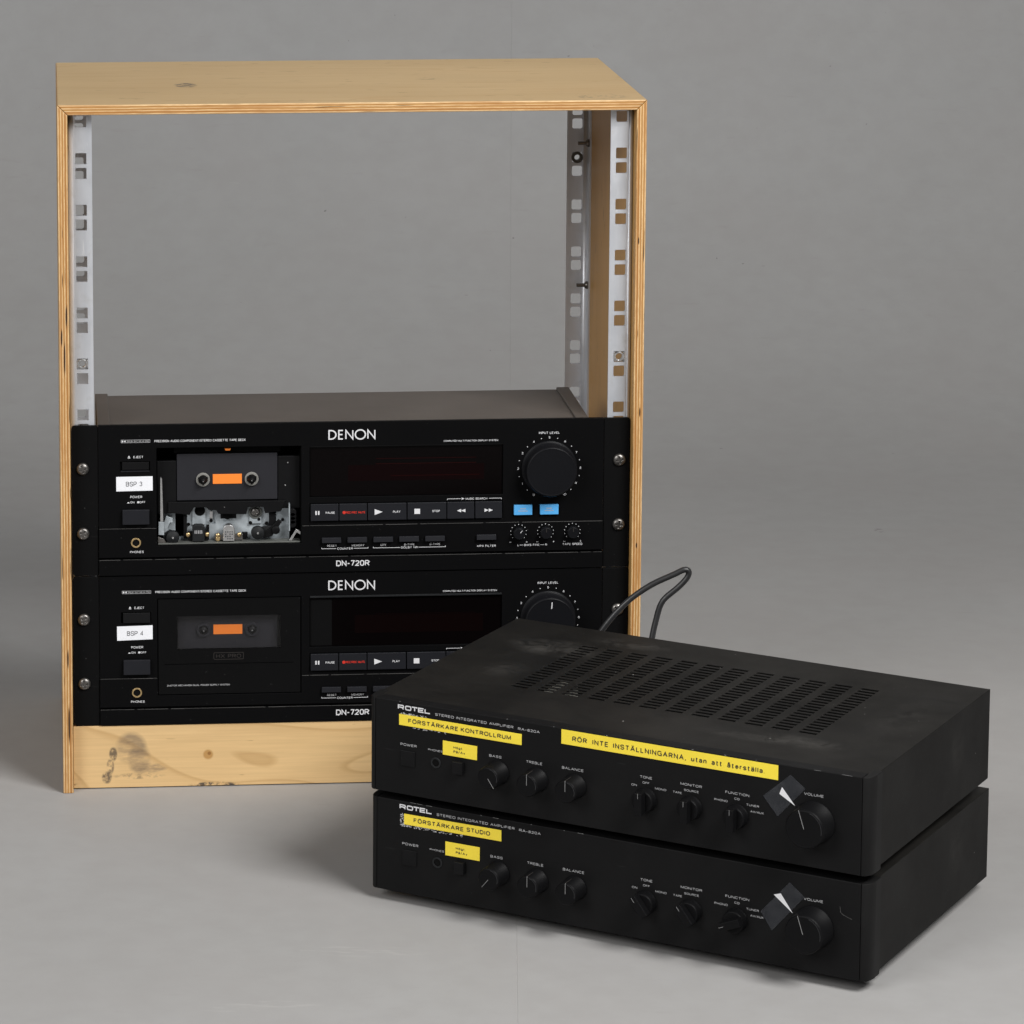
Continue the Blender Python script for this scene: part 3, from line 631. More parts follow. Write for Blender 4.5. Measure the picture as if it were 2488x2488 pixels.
# ------------------------------------------------------------------ cassette decks
def deck(k):
    """k = 1 upper deck with its door missing, k = 2 lower deck with the smoked door shut"""
    root = empty('cassette_deck', (PX, YP, ZP + (133.35 if k == 1 else 0)))
    P, F, N_ = M['print'], M['print_dim'], M['print_faint']
    HT = 132.6
    xs = [22.6, 41.2, 67.0, 72.6, 197.3, 204.6, 372.2, 459.8]
    zs = [0.3, 14.2, 16.2, 26.2, 41.8, 45.4, 61.2, 66.6, 91.2, 100.6, 110.9, 112.2, HT]
    def depth(x, z):
        if 72.6 < x < 197.3 and 26.2 < z < 112.2: return None
        if z < 14.2: return -1.2
        if z < 16.2: return 1.6
        if z < 41.8: return -1.2
        if 204.6 < x < 372.2:
            if 45.4 < z < 61.2: return 1.8
            if 66.6 < z < 110.9: return 2.6
        if 41.2 < x < 67.0 and 91.2 < z < 100.6: return 2.4
        return 0.0
    m = relief(xs, zs, depth, 4.0)
    o = m.build('front_panel', M['panel'], root, recalc=False)
    bm = bmesh.new(); bm.from_mesh(o.data); bmesh.ops.remove_doubles(bm, verts=bm.verts, dist=1e-6)
    bmesh.ops.recalc_face_normals(bm, faces=bm.faces); bm.to_mesh(o.data); bm.free()
    b = o.modifiers.new('bevel', 'BEVEL'); b.width = 0.28*MM; b.segments = 2; b.limit_method = 'ANGLE'; b.angle_limit = R(40)
    # worn edges of the two ledges: separate slim strips of bare paint edge, coloured grey further down
    for s in (0, 1):
        x0, x1 = ((0.0, 22.2) if s == 0 else (460.2, 482.6))
        e = MB()
        r = 2.0
        if s == 0: poly = [(x0+r, 0.2), (x1, 0.2), (x1, HT), (x0+r, HT), (x0+.6, HT-.6), (x0, HT-r), (x0, r)]
        else: poly = [(x0, 0.2), (x1-r, 0.2), (x1, r), (x1, HT-r), (x1-.6, HT-.6), (x1-r, HT), (x0, HT)]
        e.prism(poly, 0.4, 3.2); ear = e.build('rack_ear', M['ear'], root, bevel=0.4)
    for (x, z, a) in ((9.2, 94.9, .3), (9.2, 37.7, 1.1), (473.5, 95.6, 2.0), (473.5, 38.2, .75)):
        screw(x, z, 0.0, root, a+(0.9 if k == 2 else 0))
    # chassis
    MB().box(24, 446, 38, 136, 0.9, 126.2).build('chassis', M['cover'], root, bevel=0.5)
    MB().box(22, 448, 4.4, 138, 126.6, 128.6).build('top_cover', M['cover'], root, bevel=0.5)
    for (a, b_) in ((22, 23.6), (446.4, 448)): MB().box(a, b_, 4.4, 138, 0.9, 126.3).build('side_cover', M['cover'], root, bevel=0.3)
    if True:
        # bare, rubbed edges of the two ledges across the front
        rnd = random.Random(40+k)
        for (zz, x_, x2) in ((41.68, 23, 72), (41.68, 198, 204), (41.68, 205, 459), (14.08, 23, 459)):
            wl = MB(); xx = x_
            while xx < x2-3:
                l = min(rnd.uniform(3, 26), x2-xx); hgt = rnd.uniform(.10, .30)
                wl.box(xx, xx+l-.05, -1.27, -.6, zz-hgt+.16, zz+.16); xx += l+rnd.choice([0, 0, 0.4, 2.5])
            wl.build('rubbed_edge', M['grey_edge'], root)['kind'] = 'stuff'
    if k == 1:
        for (a, b_) in ((22.0, 33.2), (437, 448.2)): MB().box(a, b_, 4.6, 138.2, 120, 130.6).build('top_edge_strip', M['cover'], root, bevel=0.6)
    # --- print, left
    y = -0.12
    bx = MB(); 
    for (a, c_, e_, f_) in ((42.2, 67.2, 119.5, 119.75), (42.2, 67.2, 117.2, 117.45), (42.2, 42.45, 117.45, 119.5), (66.95, 67.2, 117.45, 119.5)): bx.box(a, c_, y, 0, e_, f_)
    bx.build('printed_frame', F, root)
    dd = MB()
    for (a, q) in ((42.9, 1), (44.7, -1)):
        dd.sheet([(a, 117.7), (a+1.5, 117.7), (a+1.5, 119.25), (a, 119.25)] if False else ([(a, 117.7)] + [(a+(.2 if q > 0 else 1.4)+q*1.2*math.cos(R(t_))*1.0, 118.48+.77*math.sin(R(t_))) for t_ in range(-90, 91, 30)] + [(a, 119.25)] if q > 0 else [(a+1.5, 117.7)] + [(a+1.5-1.3*math.cos(R(t_)), 118.48+.77*math.sin(R(t_))) for t_ in range(-90, 91, 30)] + [(a+1.5, 119.25)]), y-.02)
    dd.build('printed_symbol', P, root, recalc=False)
    text('DOLBY B-C NR HX PRO', 47.4, 66.4, 118.45, 1.25, y, F, root)
    text('PRECISION AUDIO COMPONENT/STEREO CASSETTE TAPE DECK', 70.9, 149.4, 118.35, 1.95, y, P, root, 0.0, gap=.3)
    text('EJECT', 52.8, 61.2, 104.6, 1.95, y, P, root, 0.0, gap=.3)
    MB().sheet([(48.0, 104.3), (50.0, 104.3), (49.0, 106.0)], y).sheet([(48.0, 103.5), (50.0, 103.5), (50.0, 104.0), (48.0, 104.0)], y).build('printed_symbol', P, root, recalc=False)
    text('POWER', 49.8, 60.1, 69.5, 2.05, y, P, root, 0.0, gap=.3)
    text('ON', 49.8, 53.4, 64.8, 1.7, y, P, root, 0.0, gap=.3); text('OFF', 57.9, 62.8, 64.8, 1.7, y, P, root, 0.0, gap=.3)
    MB().sheet([(47.2, 64.0), (49.3, 64.0), (48.8, 64.9), (47.7, 64.9)], y).sheet([(55.8, 64.0), (57.6, 64.0), (57.6, 65.6), (55.8, 65.6)], y).build('printed_symbol', P, root, recalc=False)
    # eject and power buttons
    if k == 1:
        MB().box(43.0, 66.2, 0.6, 2.3, 93.0, 100.0).build('eject_button', M['plastic'], root, bevel=0.4)
        MB().box(41.8, 66.6, -0.5, 2.2, 91.5, 92.5).build('button_ledge', M['button'], root, bevel=0.2)
    else: MB().add([(43, -2.2, 91.6), (66.4, -2.2, 91.6), (66.4, 2.2, 91.6), (43, 2.2, 91.6), (43, -0.6, 100.2), (66.4, -0.6, 100.2), (66.4, 2.2, 100.2), (43, 2.2, 100.2)], [(0, 1, 5, 4), (1, 2, 6, 5), (2, 3, 7, 6), (3, 0, 4, 7), (4, 5, 6, 7), (0, 3, 2, 1)]).build('eject_button', M['plastic'], root, bevel=0.4)
    MB().add([(43, -4.2, 45.9), (66.1, -4.2, 45.9), (66.1, -.01, 45.9), (43, -.01, 45.9), (43, -3.0, 58.7), (66.1, -3.0, 58.7), (66.1, -.01, 58.7), (43, -.01, 58.7)], [(0, 1, 5, 4), (1, 2, 6, 5), (2, 3, 7, 6), (3, 0, 4, 7), (4, 5, 6, 7), (0, 3, 2, 1)]).build('power_button', M['button'], root, bevel=0.5)
    # white sticker
    st = [(37.9, 74.7), (69.2, 75.0), (69.2, 87.6), (37.9, 87.4)] if k == 1 else [(37.7, 75.7), (68.4, 76.5), (68.4, 88.9), (37.6, 88.3)]
    q = MB().prism(st, -0.35, -0.1).build('paper_sticker', M['white_label'], root)
    q['label'] = 'white paper sticker reading BSP %d' % (3 if k == 1 else 4)
    text('BSP %d' % (3 if k == 1 else 4), 46.2, 60.3, 81.0 if k == 1 else 82.0, 4.1, -0.42, M['ink_grey'], q, -0.03)
    # headphone jack
    j = MB().ring(3.0, 4.4, -2.2, 0, 54.5, 29.4, 28).build('headphone_jack', M['brass'], root, bevel=0.25)
    MB().lathe([(3.0, -1.35), (3.0, -1.25)], 54.5, 29.4, 24).build('socket', M['dark'], j)
    text('PHONES', 49.3, 61.1, 21.2, 1.9, -1.32, P, root, 0.0, gap=.3)
    # --- print and display, middle
    wordmark(DEN, 220.7, 261.4, 117.2, 8.6, 1.15, y, P, root)
    text('COMPUTED MULTI FUNCTION DISPLAY SYSTEM', 320.6, 367.8, 114.6, 1.45, y, P, root, 0.0)
    dp = MB().box(204.9, 371.9, 2.0, 2.5, 66.9, 110.6).build('display_window', M['display'], root, bevel=0.15)
    if k == 1:
        MB().box(262, 349, 1.93, 1.99, 94.6, 95.1).box(262, 349, 1.93, 1.99, 99.2, 99.6).box(275, 352, 1.93, 1.99, 84, 84.4).build('display_segment', M['red_line'], dp)
        MB().box(238, 356, 1.95, 1.985, 80, 94).build('display_segment', M['red_bar'], dp)
    else:
        MB().box(262, 349, 1.93, 1.99, 94.6, 95.0).build('display_segment', M['red_bar'], dp)
        MB().box(244, 356, 1.95, 1.985, 78, 94).build('display_segment', M['red_dim'], dp)
        MB().box(205.2, 224, 1.9, 1.985, 67.4, 108.2).build('display_border', M['ear'], dp)
    MB().box(204.9, 371.9, -0.3 if k == 1 else -0.5, 0.6, 110.7, 111.5 if k == 1 else 112.3).build('display_ledge', M['ear'] if k == 1 else M['rubber'], root, bevel=0.2)
    br = MB()
    for (a, c_) in ((323.8, 335.6), (360.2, 371.2)): br.box(a, c_, y, 0, 63.1, 63.45)
    br.box(323.8, 324.15, y, 0, 62.3, 63.1); br.box(370.85, 371.2, y, 0, 62.3, 63.1); br.build('printed_bracket', P, root)['kind'] = 'stuff'
    MB().sheet([(336.4, 62.3), (338.9, 63.25), (336.4, 64.2)], y).build('printed_symbol', P, root, recalc=False)
    text('MUSIC SEARCH', 339.9, 358.6, 63.1, 1.75, y, P, root, 0.0, gap=.3)
    # transport buttons
    bt = [(205.4, 229.4), (230.2, 254.1), (254.9, 288.4), (289.3, 323.0), (323.8, 347.3), (348.2, 371.5)]
    names = ['pause_button', 'record_button', 'play_button', 'stop_button', 'rewind_button', 'forward_button']
    yb = -2.6
    for i, ((a, c_), nm) in enumerate(zip(bt, names)):
        q = MB().add([(a, yb, 46.1), (c_, yb, 46.1), (c_, 1.7, 46.1), (a, 1.7, 46.1), (a, yb+1.4, 60.6), (c_, yb+1.4, 60.6), (c_, 1.7, 60.6), (a, 1.7, 60.6)], [(0, 1, 5, 4), (1, 2, 6, 5), (2, 3, 7, 6), (3, 0, 4, 7), (4, 5, 6, 7), (0, 3, 2, 1)])
        q = q.build(nm, M['button'], root, bevel=0.35)
        def fy(z): return yb + 1.4*(z-46.1)/14.5 - 0.14
        zc = 53.2; yz = fy(zc)-.1; sy = MB()
        if i == 0:
            sy.sheet([(209.3, 51.5), (210.6, 51.5), (210.6, 54.9), (209.3, 54.9)], yz).sheet([(211.6, 51.5), (212.9, 51.5), (212.9, 54.9), (211.6, 54.9)], yz); text('PAUSE', 218.2, 226.2, zc, 1.9, yz, P, q, .01)
        elif i == 1:
            sy.sheet(arc(234.2, zc, 1.4, 1.4, 0, 360, 14)[:-1], yz); text('REC/REC MUTE', 235.8, 252.6, zc, 1.9, yz, M['print_red'], q, .03)
        elif i == 2:
            sy.sheet([(260.7, 50.6), (267.6, 53.2), (260.7, 55.8)], yz); text('PLAY', 276.6, 283.0, zc, 1.9, yz, P, q, .01)
        elif i == 3:
            sy.sheet([(295.2, 50.9), (300.1, 50.9), (300.1, 55.5), (295.2, 55.5)], yz); text('STOP', 310.7, 317.3, zc, 1.9, yz, P, q, .01)
        else:
            c0 = 335.8 if i == 4 else 359.8; d_ = -1 if i == 4 else 1
            for e_ in (0, 1): sy.sheet([(c0-d_*3.7+d_*3.7*e_, 51.7), (c0+d_*3.7*e_, 53.2), (c0-d_*3.7+d_*3.7*e_, 54.7)], yz)
        sy.build('printed_symbol', M['print_red'] if i == 1 else P, q, recalc=False)
    # lower row
    y2 = -1.32
    for (a, c_, zo) in ((215.0, 231.6, 0), (237.2, 254.0, 0), (259.6, 276.6, 0), (282.1, 299.1, 0), (304.7, 321.6, 0), (349.4, 366.3, .4)):
        MB().add([(a, -4.6, 26.9+zo), (c_, -4.6, 26.9+zo), (c_, -1.21, 26.9+zo), (a, -1.21, 26.9+zo), (a, -3.6, 31.3+zo), (c_, -3.6, 31.3+zo), (c_, -1.21, 31.3+zo), (a, -1.21, 31.3+zo)], [(0, 1, 5, 4), (1, 2, 6, 5), (2, 3, 7, 6), (3, 0, 4, 7), (4, 5, 6, 7), (0, 3, 2, 1)]).build('function_button', M['button'], root, bevel=0.3)
    for (t_, xm, wd, zz) in (('RESET', 223.8, 8.3, 23.9), ('MEMORY', 246.4, 10.8, 23.9), ('OFF', 268.5, 5, 23.8), ('B-TYPE', 291.0, 9, 23.9), ('C-TYPE', 313.3, 9.2, 23.8), ('COUNTER', 235.2, 13.6, 21.2), ('DOLBY NR', 291.0, 14.4, 21.3), ('MPX FILTER', 358.2, 16.4, 21.4)):
        text(t_, xm-wd/2, xm+wd/2, zz-(0.15 if zz > 22 else .15), 1.75, y2, P, root, 0.0, gap=.3)
    br = MB()
    for (a, c_, e_, f_) in ((214.8, 227.4, 242.8, 255.3), (259.6, 283.0, 299.0, 322.5)):
        br.box(a, c_, y2, -1.2, 20.95, 21.3); br.box(e_, f_, y2, -1.2, 20.95, 21.3); br.box(a, a+.35, y2, -1.2, 21.3, 22.1); br.box(f_-.35, f_, y2, -1.2, 21.3, 22.1)
    br.build('printed_bracket', P, root)['kind'] = 'stuff'
    text('DN-720R', 227.5, 256.4, 8.0, 5.0, y2, P, root, .018)
    # --- right
    text('INPUT LEVEL', 403.2, 421.3, 120.4, 1.95, y, P, root, 0.0, gap=.3)
    cx, cz = 412.5, 89.2; dots = MB()
    for i in range(21):
        a = R(240.5 - 301*i/20)
        if i % 2 == 0:
            t_ = str(i//2); w_ = 1.5 if len(t_) == 1 else 2.9
            if t_ == '1': w_ = .75
            x_, z_ = cx+27.1*math.cos(a), cz+27.1*math.sin(a)
            text(t_, x_-w_/2, x_+w_/2, z_, 1.9, y, P, root, 0.0)
        else: dots.sheet(arc(cx+27.1*math.cos(a), cz+27.1*math.sin(a), .42, .42, 0, 360, 8)[:-1], y)
    dots.build('printed_dial_dots', P, root, recalc=False)
    kn = MB().lathe([(24.2, 0.05), (24.2, -1.2), (23.2, -1.6), (22.6, -1.7), (22.3, -14.6), (21.3, -16.3), (20.4, -16.6), (20.0, -16.3)], cx, cz, 64).build('input_level_knob', M['knob'], root)
    if k == 2: MB().obox(cx+1.2, cz+15.2, .75, 5.6, -16.75, -16.2, R(-4)).build('pointer_mark', P, kn)
    for (a, c_, z0) in ((381.8, 397.7, 48.4), (404.6, 420.6, 48.5)):
        q = MB().box(a, c_, -2.6, 1.0, z0, z0+8.7).build('blue_button', M['blue'], root, bevel=0.35)
        xm = (a+c_)/2; z_ = z0+4.5
        mk = MB(); rnd = random.Random(3)
        for (zz, n_) in ((z_+1.2, 5), (z_-.8, 8)):
            for i in range(n_): mk.box(xm-n_*.5+i*1.0, xm-n_*.5+i*1.0+.6, -2.72, -2.6, zz-.55, zz+.45)
        mk.build('printed_marks', M['print_dim'], q)
    for ii, (x_, z_, ang) in enumerate(((386.0, 32.9, -40), (409.5, 33.0, 0), (433.0, 33.1, 0))):
        q = MB().lathe([(5.4, -1.15), (5.3, -7.0), (4.7, -8.2), (4.3, -8.3), (4.1, -8.2)], x_, z_, 28).build('trim_knob', M['knob'], root)
        a = R(90+ang); MB().obox(x_+2.6*math.cos(a), z_+2.6*math.sin(a), 2.8, .45, -8.42, -8.15, a).build('pointer_mark', P if ii == 0 else N_, q)
        dt = MB()
        for i in range(11):
            a = R(90-133+266*i/10); dt.sheet(arc(x_+6.9*math.cos(a), z_+6.9*math.sin(a), .36, .36, 0, 360, 8)[:-1], y2)
        dt.box(x_-7.9, x_-6.1, y2, -1.2, 23.95, 24.25); dt.box(x_+6.5, x_+7.9, y2, -1.2, 23.98, 24.24); dt.box(x_+7.07, x_+7.33, y2-.02, -1.2, 23.4, 24.8)
        dt.build('printed_dial_dots', P, root, recalc=False)
    text('L', 385.2, 386.4, 21.45, 1.75, y2, P, root, 0.0, gap=.3); text('BIAS FINE', 391.0, 404.4, 21.45, 1.75, y2, P, root, 0.0, gap=.3); text('R', 409.4, 411.0, 21.45, 1.75, y2, P, root, 0.0, gap=.3)
    MB().box(387.2, 390.2, y2, -1.2, 21.3, 21.6).box(405.2, 408.4, y2, -1.2, 21.3, 21.6).build('printed_bracket', P, root)['kind'] = 'stuff'
    text('TAPE SPEED', 424.5, 441.7, 21.65, 1.75, y2, P, root, 0.0, gap=.3)
    # --- cassette well
    well = MB()
    x0, x1, z0, z1, yb_ = 72.8, 197.1, 26.4, 112.0, 34.0
    well.add([(x0, .5, z0), (x1, .5, z0), (x1, yb_, z0), (x0, yb_, z0), (x0, .5, z1), (x1, .5, z1), (x1, yb_, z1), (x0, yb_, z1)], [(0, 1, 2, 3), (7, 6, 5, 4), (0, 3, 7, 4), (2, 1, 5, 6), (3, 2, 6, 7)])
    well = well.build('cassette_well', M['dark'], root, recalc=False)
    yo = 8.0 if k == 1 else 6.5
    # holder plate, window, spindles
    pl = MB().box(90.3, 177.2, yo, yo+2, 63.6, 104.6).build('holder_plate', M['plate'], root, bevel=0.5)
    MB().box(121.3, 146.4, yo-.45, yo-.02, 78.0, 86.6).build('orange_window', M['orange'], pl, bevel=0.15)
    for x_ in (112.8, 154.8):
        sp = MB().ring(4.0, 6.0, yo-2.2, yo-.02, x_, 82.2, 28)
        sp = sp.build('spindle_collar', M['collar'] if k == 1 else M['plate'], pl, bevel=0.35)
        sh = 1.0 if k == 1 else 0.55
        h_ = MB().lathe([(3.7, yo-.3), (3.4, yo-4.5*sh), (1.6, yo-7.2*sh), (.7, yo-7.8*sh)], x_, 82.2, 20)
        for i in range(3): h_.obox(x_+3.6*math.cos(R(120*i+30)), 82.2+3.6*math.sin(R(120*i+30)), 2.2, 1.1, yo-4.2*sh, yo-.3, R(120*i+30))
        h_.build('spindle', M['plastic'], pl, bevel=0.2)
        MB().lathe([(.6, yo-7.75*sh), (.35, yo-8.1*sh)], x_, 82.0, 10).build('spindle_tip', M['chrome'], pl)
    if k == 1:
        # black carrier: arms, lower bar with cut-outs
        MB().box(73.2, 90.0, yo+1, yo+5, 52.0, 98.6).build('carrier_arm', M['plastic'], root, bevel=0.5)
        MB().box(177.6, 196.8, yo+1, yo+5, 55.0, 101.4).build('carrier_arm', M['plastic'], root, bevel=0.5)
        MB().prism([(82.6, 62.6), (82.6, 53.5), (101, 51.0), (104.8, 57.6), (115.6, 57.6), (118, 55.0), (124, 55.0), (126, 51.6), (150.2, 51.0), (151.6, 57.2), (165.0, 57.2), (166.4, 51.6), (180, 53), (184.5, 62.6)], yo-1.6, yo+4.4).build('carrier_bar', M['plastic'], root, bevel=0.4)
        MB().box(88, 180, yo+3, yo+6, 104.8, 111.9).build('carrier_bar', M['dark'], root, bevel=0.3)
        MB().prism([(132.2, 108.3), (136.0, 108.3), (137.0, 110.2), (131.2, 110.2)], 3.5, 5.5).build('orange_lug', M['orange'], root, bevel=0.2)
        # pale sheet-metal mechanism plate: outline with notches and real openings
        mp = relief([79.5, 89, 96.6, 103.8, 115, 119.6, 123.8, 127.6, 143, 153.2, 163.4, 170.2, 176.0, 187.8], [26.8, 29.6, 36, 41, 45.6, 51.4, 58.6],
                    lambda x, z: (None if (89 < x < 96.6 and z > 29.6) else None if (170.2 < x < 176.0 and z > 36) else None if (119.6 < x < 123.8 and 45.6 < z < 57.6 and False) else 13.2 if (103.8 < x < 115 and z > 41) or (153.2 < x < 163.4 and z > 41) else 15.0 if not (119.6 < x < 123.8 and z > 41) else 16.6), 18.0)
        mp = mp.build('mechanism_plate', M['mech'], root, bevel=0.4)
        for (x_, z_, r_) in ((110.2, 53.2, 4.6), (119.9, 44.2, 1.5), (100.3, 41.2, 1.5), (154.0, 41.6, 1.6), (161.4, 44.6, 1.3), (168.0, 41.0, 1.6), (85.5, 44.5, 1.4), (182.0, 44.0, 1.4)):
            MB().lathe([(r_, 12.9), (r_, 13.3)], x_, z_, 20).build('plate_hole', M['dark'], mp)
        MB().prism([(118.8, 45.4), (121.4, 45.4), (121.4, 52), (118.8, 52)], 14.5, 14.9).build('plate_slot', M['chrome'], mp)
        MB().prism([(128.2, 45.6), (141.8, 45.6), (141.8, 51.4), (128.2, 51.4)], 14.4, 14.9).build('plate_slot', M['plastic'], mp)
        MB().prism(arc(134.2, 50.2, 4.4, 5.0, 180, 360, 14), 12.2, 14.2).build('plate_hole', M['dark'], mp)
        screw(158.3, 51.2, 12.9, mp, .5, .78, 'plate_screw')
        MB().lathe([(6.0, 13.1), (5.6, 12.7)], 158.3, 51.0, 24).build('screw_boss', M['dull'], mp)
        for (x_, x2_, z_, z2_) in ((96.0, 99.0, 29, 50), (115.6, 118.2, 30, 41), (146.6, 151.5, 28.6, 34), (170.4, 176.2, 36, 51)): MB().box(x_, x2_, 10.5, 13.0, z_, z2_).build('bridge_post', M['plastic'], root, bevel=0.3)
        # heads on their bridge
        MB().box(99.4, 118.0, 6.5, 11, 28.6, 36.2).build('head_base', M['plastic'], root, bevel=0.4)
        MB().prism([(103.4, 28.4), (113.8, 28.4), (113.8, 41.4), (112.0, 43.0), (105.4, 43.0), (103.4, 41.4)], 2.6, 9).build('erase_head', M['rubber'], root, bevel=0.6)
        mk = MB()
        for i in range(5):
            mk.box(105.3+i*1.45, 105.3+i*1.45+.6, 2.45, 2.6, 35.4, 38.4)
        mk.build('printed_marks', M['print_dim'], root)
        MB().box(122.6, 147.0, 6.0, 11, 28.2, 33.4).build('head_base', M['screw'], root, bevel=0.4)
        hd = MB().prism([(129.8, 28.4), (139.8, 28.4), (139.8, 39.2)] + arc(134.8, 39.2, 5.0, 3.8, 0, 180, 12)[1:-1] + [(129.8, 39.2)], 1.8, 9).build('tape_head', M['chrome'], root, bevel=0.5)
        mk = MB()
        for i in range(4):
            for j in range(4):
                if (i*3+j) % 5: mk.box(131.4+i*1.9, 131.4+i*1.9+1.1, 1.66, 1.8, 30.2+j*2.0, 30.2+j*2.0+1.1)
        mk.build('engraved_marks', M['ink_grey'], hd)
        for (x_, z_) in ((99.7, 34.0), (116.2, 34.0), (125.4, 33.0), (144.0, 33.4)):
            MB().lathe([(2.0, 6.0), (2.0, 4.4), (1.5, 3.9), (.3, 3.7)], x_, z_, 14).build('head_screw', M['brass'], root)
        MB().lathe([(1.5, 6.0), (2.3, 5.4), (2.3, 4.6), (1.5, 4.2)], 125.4, 30.0, 12).build('head_spring', M['brass'], root)
        # pinch rollers and arms
        for (x_, z_, dx) in ((159.8, 35.0, 1), (86.4, 32.2, -1)):
            a_ = MB().prism([(x_-4, z_+3.6), (x_+dx*14, z_+5.2), (x_+dx*17, z_+1), (x_+dx*12, z_-4.2), (x_-4, z_-4)] if dx > 0 else [(x_+4, z_-4), (x_-7, z_-4.4), (x_-9, z_+2), (x_-2, z_+6), (x_+4, z_+3.6)], 7.5, 9.5).build('pinch_arm', M['rubber'], root, bevel=0.4)
            MB().lathe([(5.7, 7.0), (5.7, 3.2), (5.2, 2.6), (2.0, 2.5), (1.6, 2.1), (.4, 2.0)], x_, z_, 26).build('pinch_roller', M['rubber'], root)
            MB().lathe([(1.1, 2.3), (.8, 1.7)], x_, z_, 10).build('roller_pin', M['chrome'], root)
        MB().lathe([(3.6, 8), (3.6, 4.0), (3.0, 3.6), (.6, 3.5)], 175.5, 37.0, 18).build('guide_roller', M['plastic'], root)
        MB().prism([(165, 30), (172, 31), (181, 44), (178, 46), (170, 38), (164, 34)], 5.5, 8.5).build('spring_arm', M['plastic'], root, bevel=0.4)
        # levers left and right
        MB().prism([(75.6, 36.6), (78.6, 36.6), (78.0, 62), (77.4, 84), (76.2, 86), (75.8, 84)], 4, 5).build('left_lever', M['chrome'], root, bevel=0.2)
        MB().prism([(74.0, 35.0), (78.9, 34.6), (78.9, 46.2), (74.2, 46.4)], 2.6, 3.4).build('lever_bracket', M['mech'], root, bevel=0.2)
        MB().prism([(79.0, 30), (84, 33.5), (82.0, 39), (84.2, 44), (86.6, 44), (86.6, 48), (81, 50), (79.0, 44)], 9, 11).build('left_bracket', M['mech'], root, bevel=0.3)
        MB().prism([(186.6, 28.2), (193.0, 38.4), (196.8, 36.0), (196.8, 33.4), (193.4, 35.4), (189.2, 28.0)], 1.6, 3.2).build('right_lever', M['chrome'], root, bevel=0.2)
        for zz in (42, 45.4, 48.8, 52.2): MB().lathe([(3.4, 12), (3.4, 5.0), (3.0, 4.6)], 190.2, zz, 16).build('gear_tooth', M['plastic'], root)
        MB().box(186.8, 187.8, 4, 16, 36, 60).build('right_bracket', M['mech'], root, bevel=0.2)
        MB().box(73.4, 196.6, 1.2, 12, 26.5, 27.7).build('well_lip', M['dull'], root, bevel=0.3)
        MB().prism([(73.6, 27.8), (80.5, 27.8), (79, 31), (73.6, 33.5)], 2.0, 4.0).build('lip_corner', M['screw'], root, bevel=0.2)
        for (x_, z_) in ((184.0, 75.6), (186.2, 95.6), (131.2, 57.6)): MB().lathe([(.8, yo+.6), (.4, yo+.1)] if z_ > 60 else [(.5, yo-1.7), (.3, yo-2)], x_, z_, 8).build('rivet', M['chrome'], root)
    else:
        dr_x = [73.3, 78.5, 89.4, 179.2, 190.5, 196.5]; dr_z = [27.0, 29.4, 53.4, 54.0, 66.4, 96.4, 109.6, 111.6]
        d_ = relief(dr_x, dr_z, lambda x, z: None if (89.4 < x < 179.2 and 66.4 < z < 96.4) else 0.15 if 53.4 < z < 54.0 and 78.5 < x < 190.5 else -0.6, 4.0)
        d_ = d_.build('cassette_door', M['ear'], root, bevel=0.0)
        MB().sheet([(89.4, 66.4), (179.2, 66.4), (179.2, 96.4), (89.4, 96.4)], 1.0).build('door_window', M['smoked'], d_, recalc=False)
        yd = -0.72
        fr = MB(); stroke(fr, rr(121.3, 147.0, 57.5, 63.4, .9, .9), .32, yd, True); fr.build('printed_frame', N_, d_, recalc=False)
        text('HX PRO', 123.4, 144.8, 60.45, 3.3, yd, N_, d_, -.05)
        text('2MOTOR MECHANISM-DUAL POWER SUPPLY SYSTEM', 80.6, 135.0, 34.8, 1.5, yd, F, d_, .0)
    return root
d1 = deck(1); tag(d1, 'upper black rack tape deck with missing cassette door and BSP 3 sticker', 'tape deck', 'black tape decks in the plywood rack')
d2 = deck(2); tag(d2, 'lower black rack tape deck with closed cassette door and BSP 4 sticker', 'tape deck', 'black tape decks in the plywood rack')

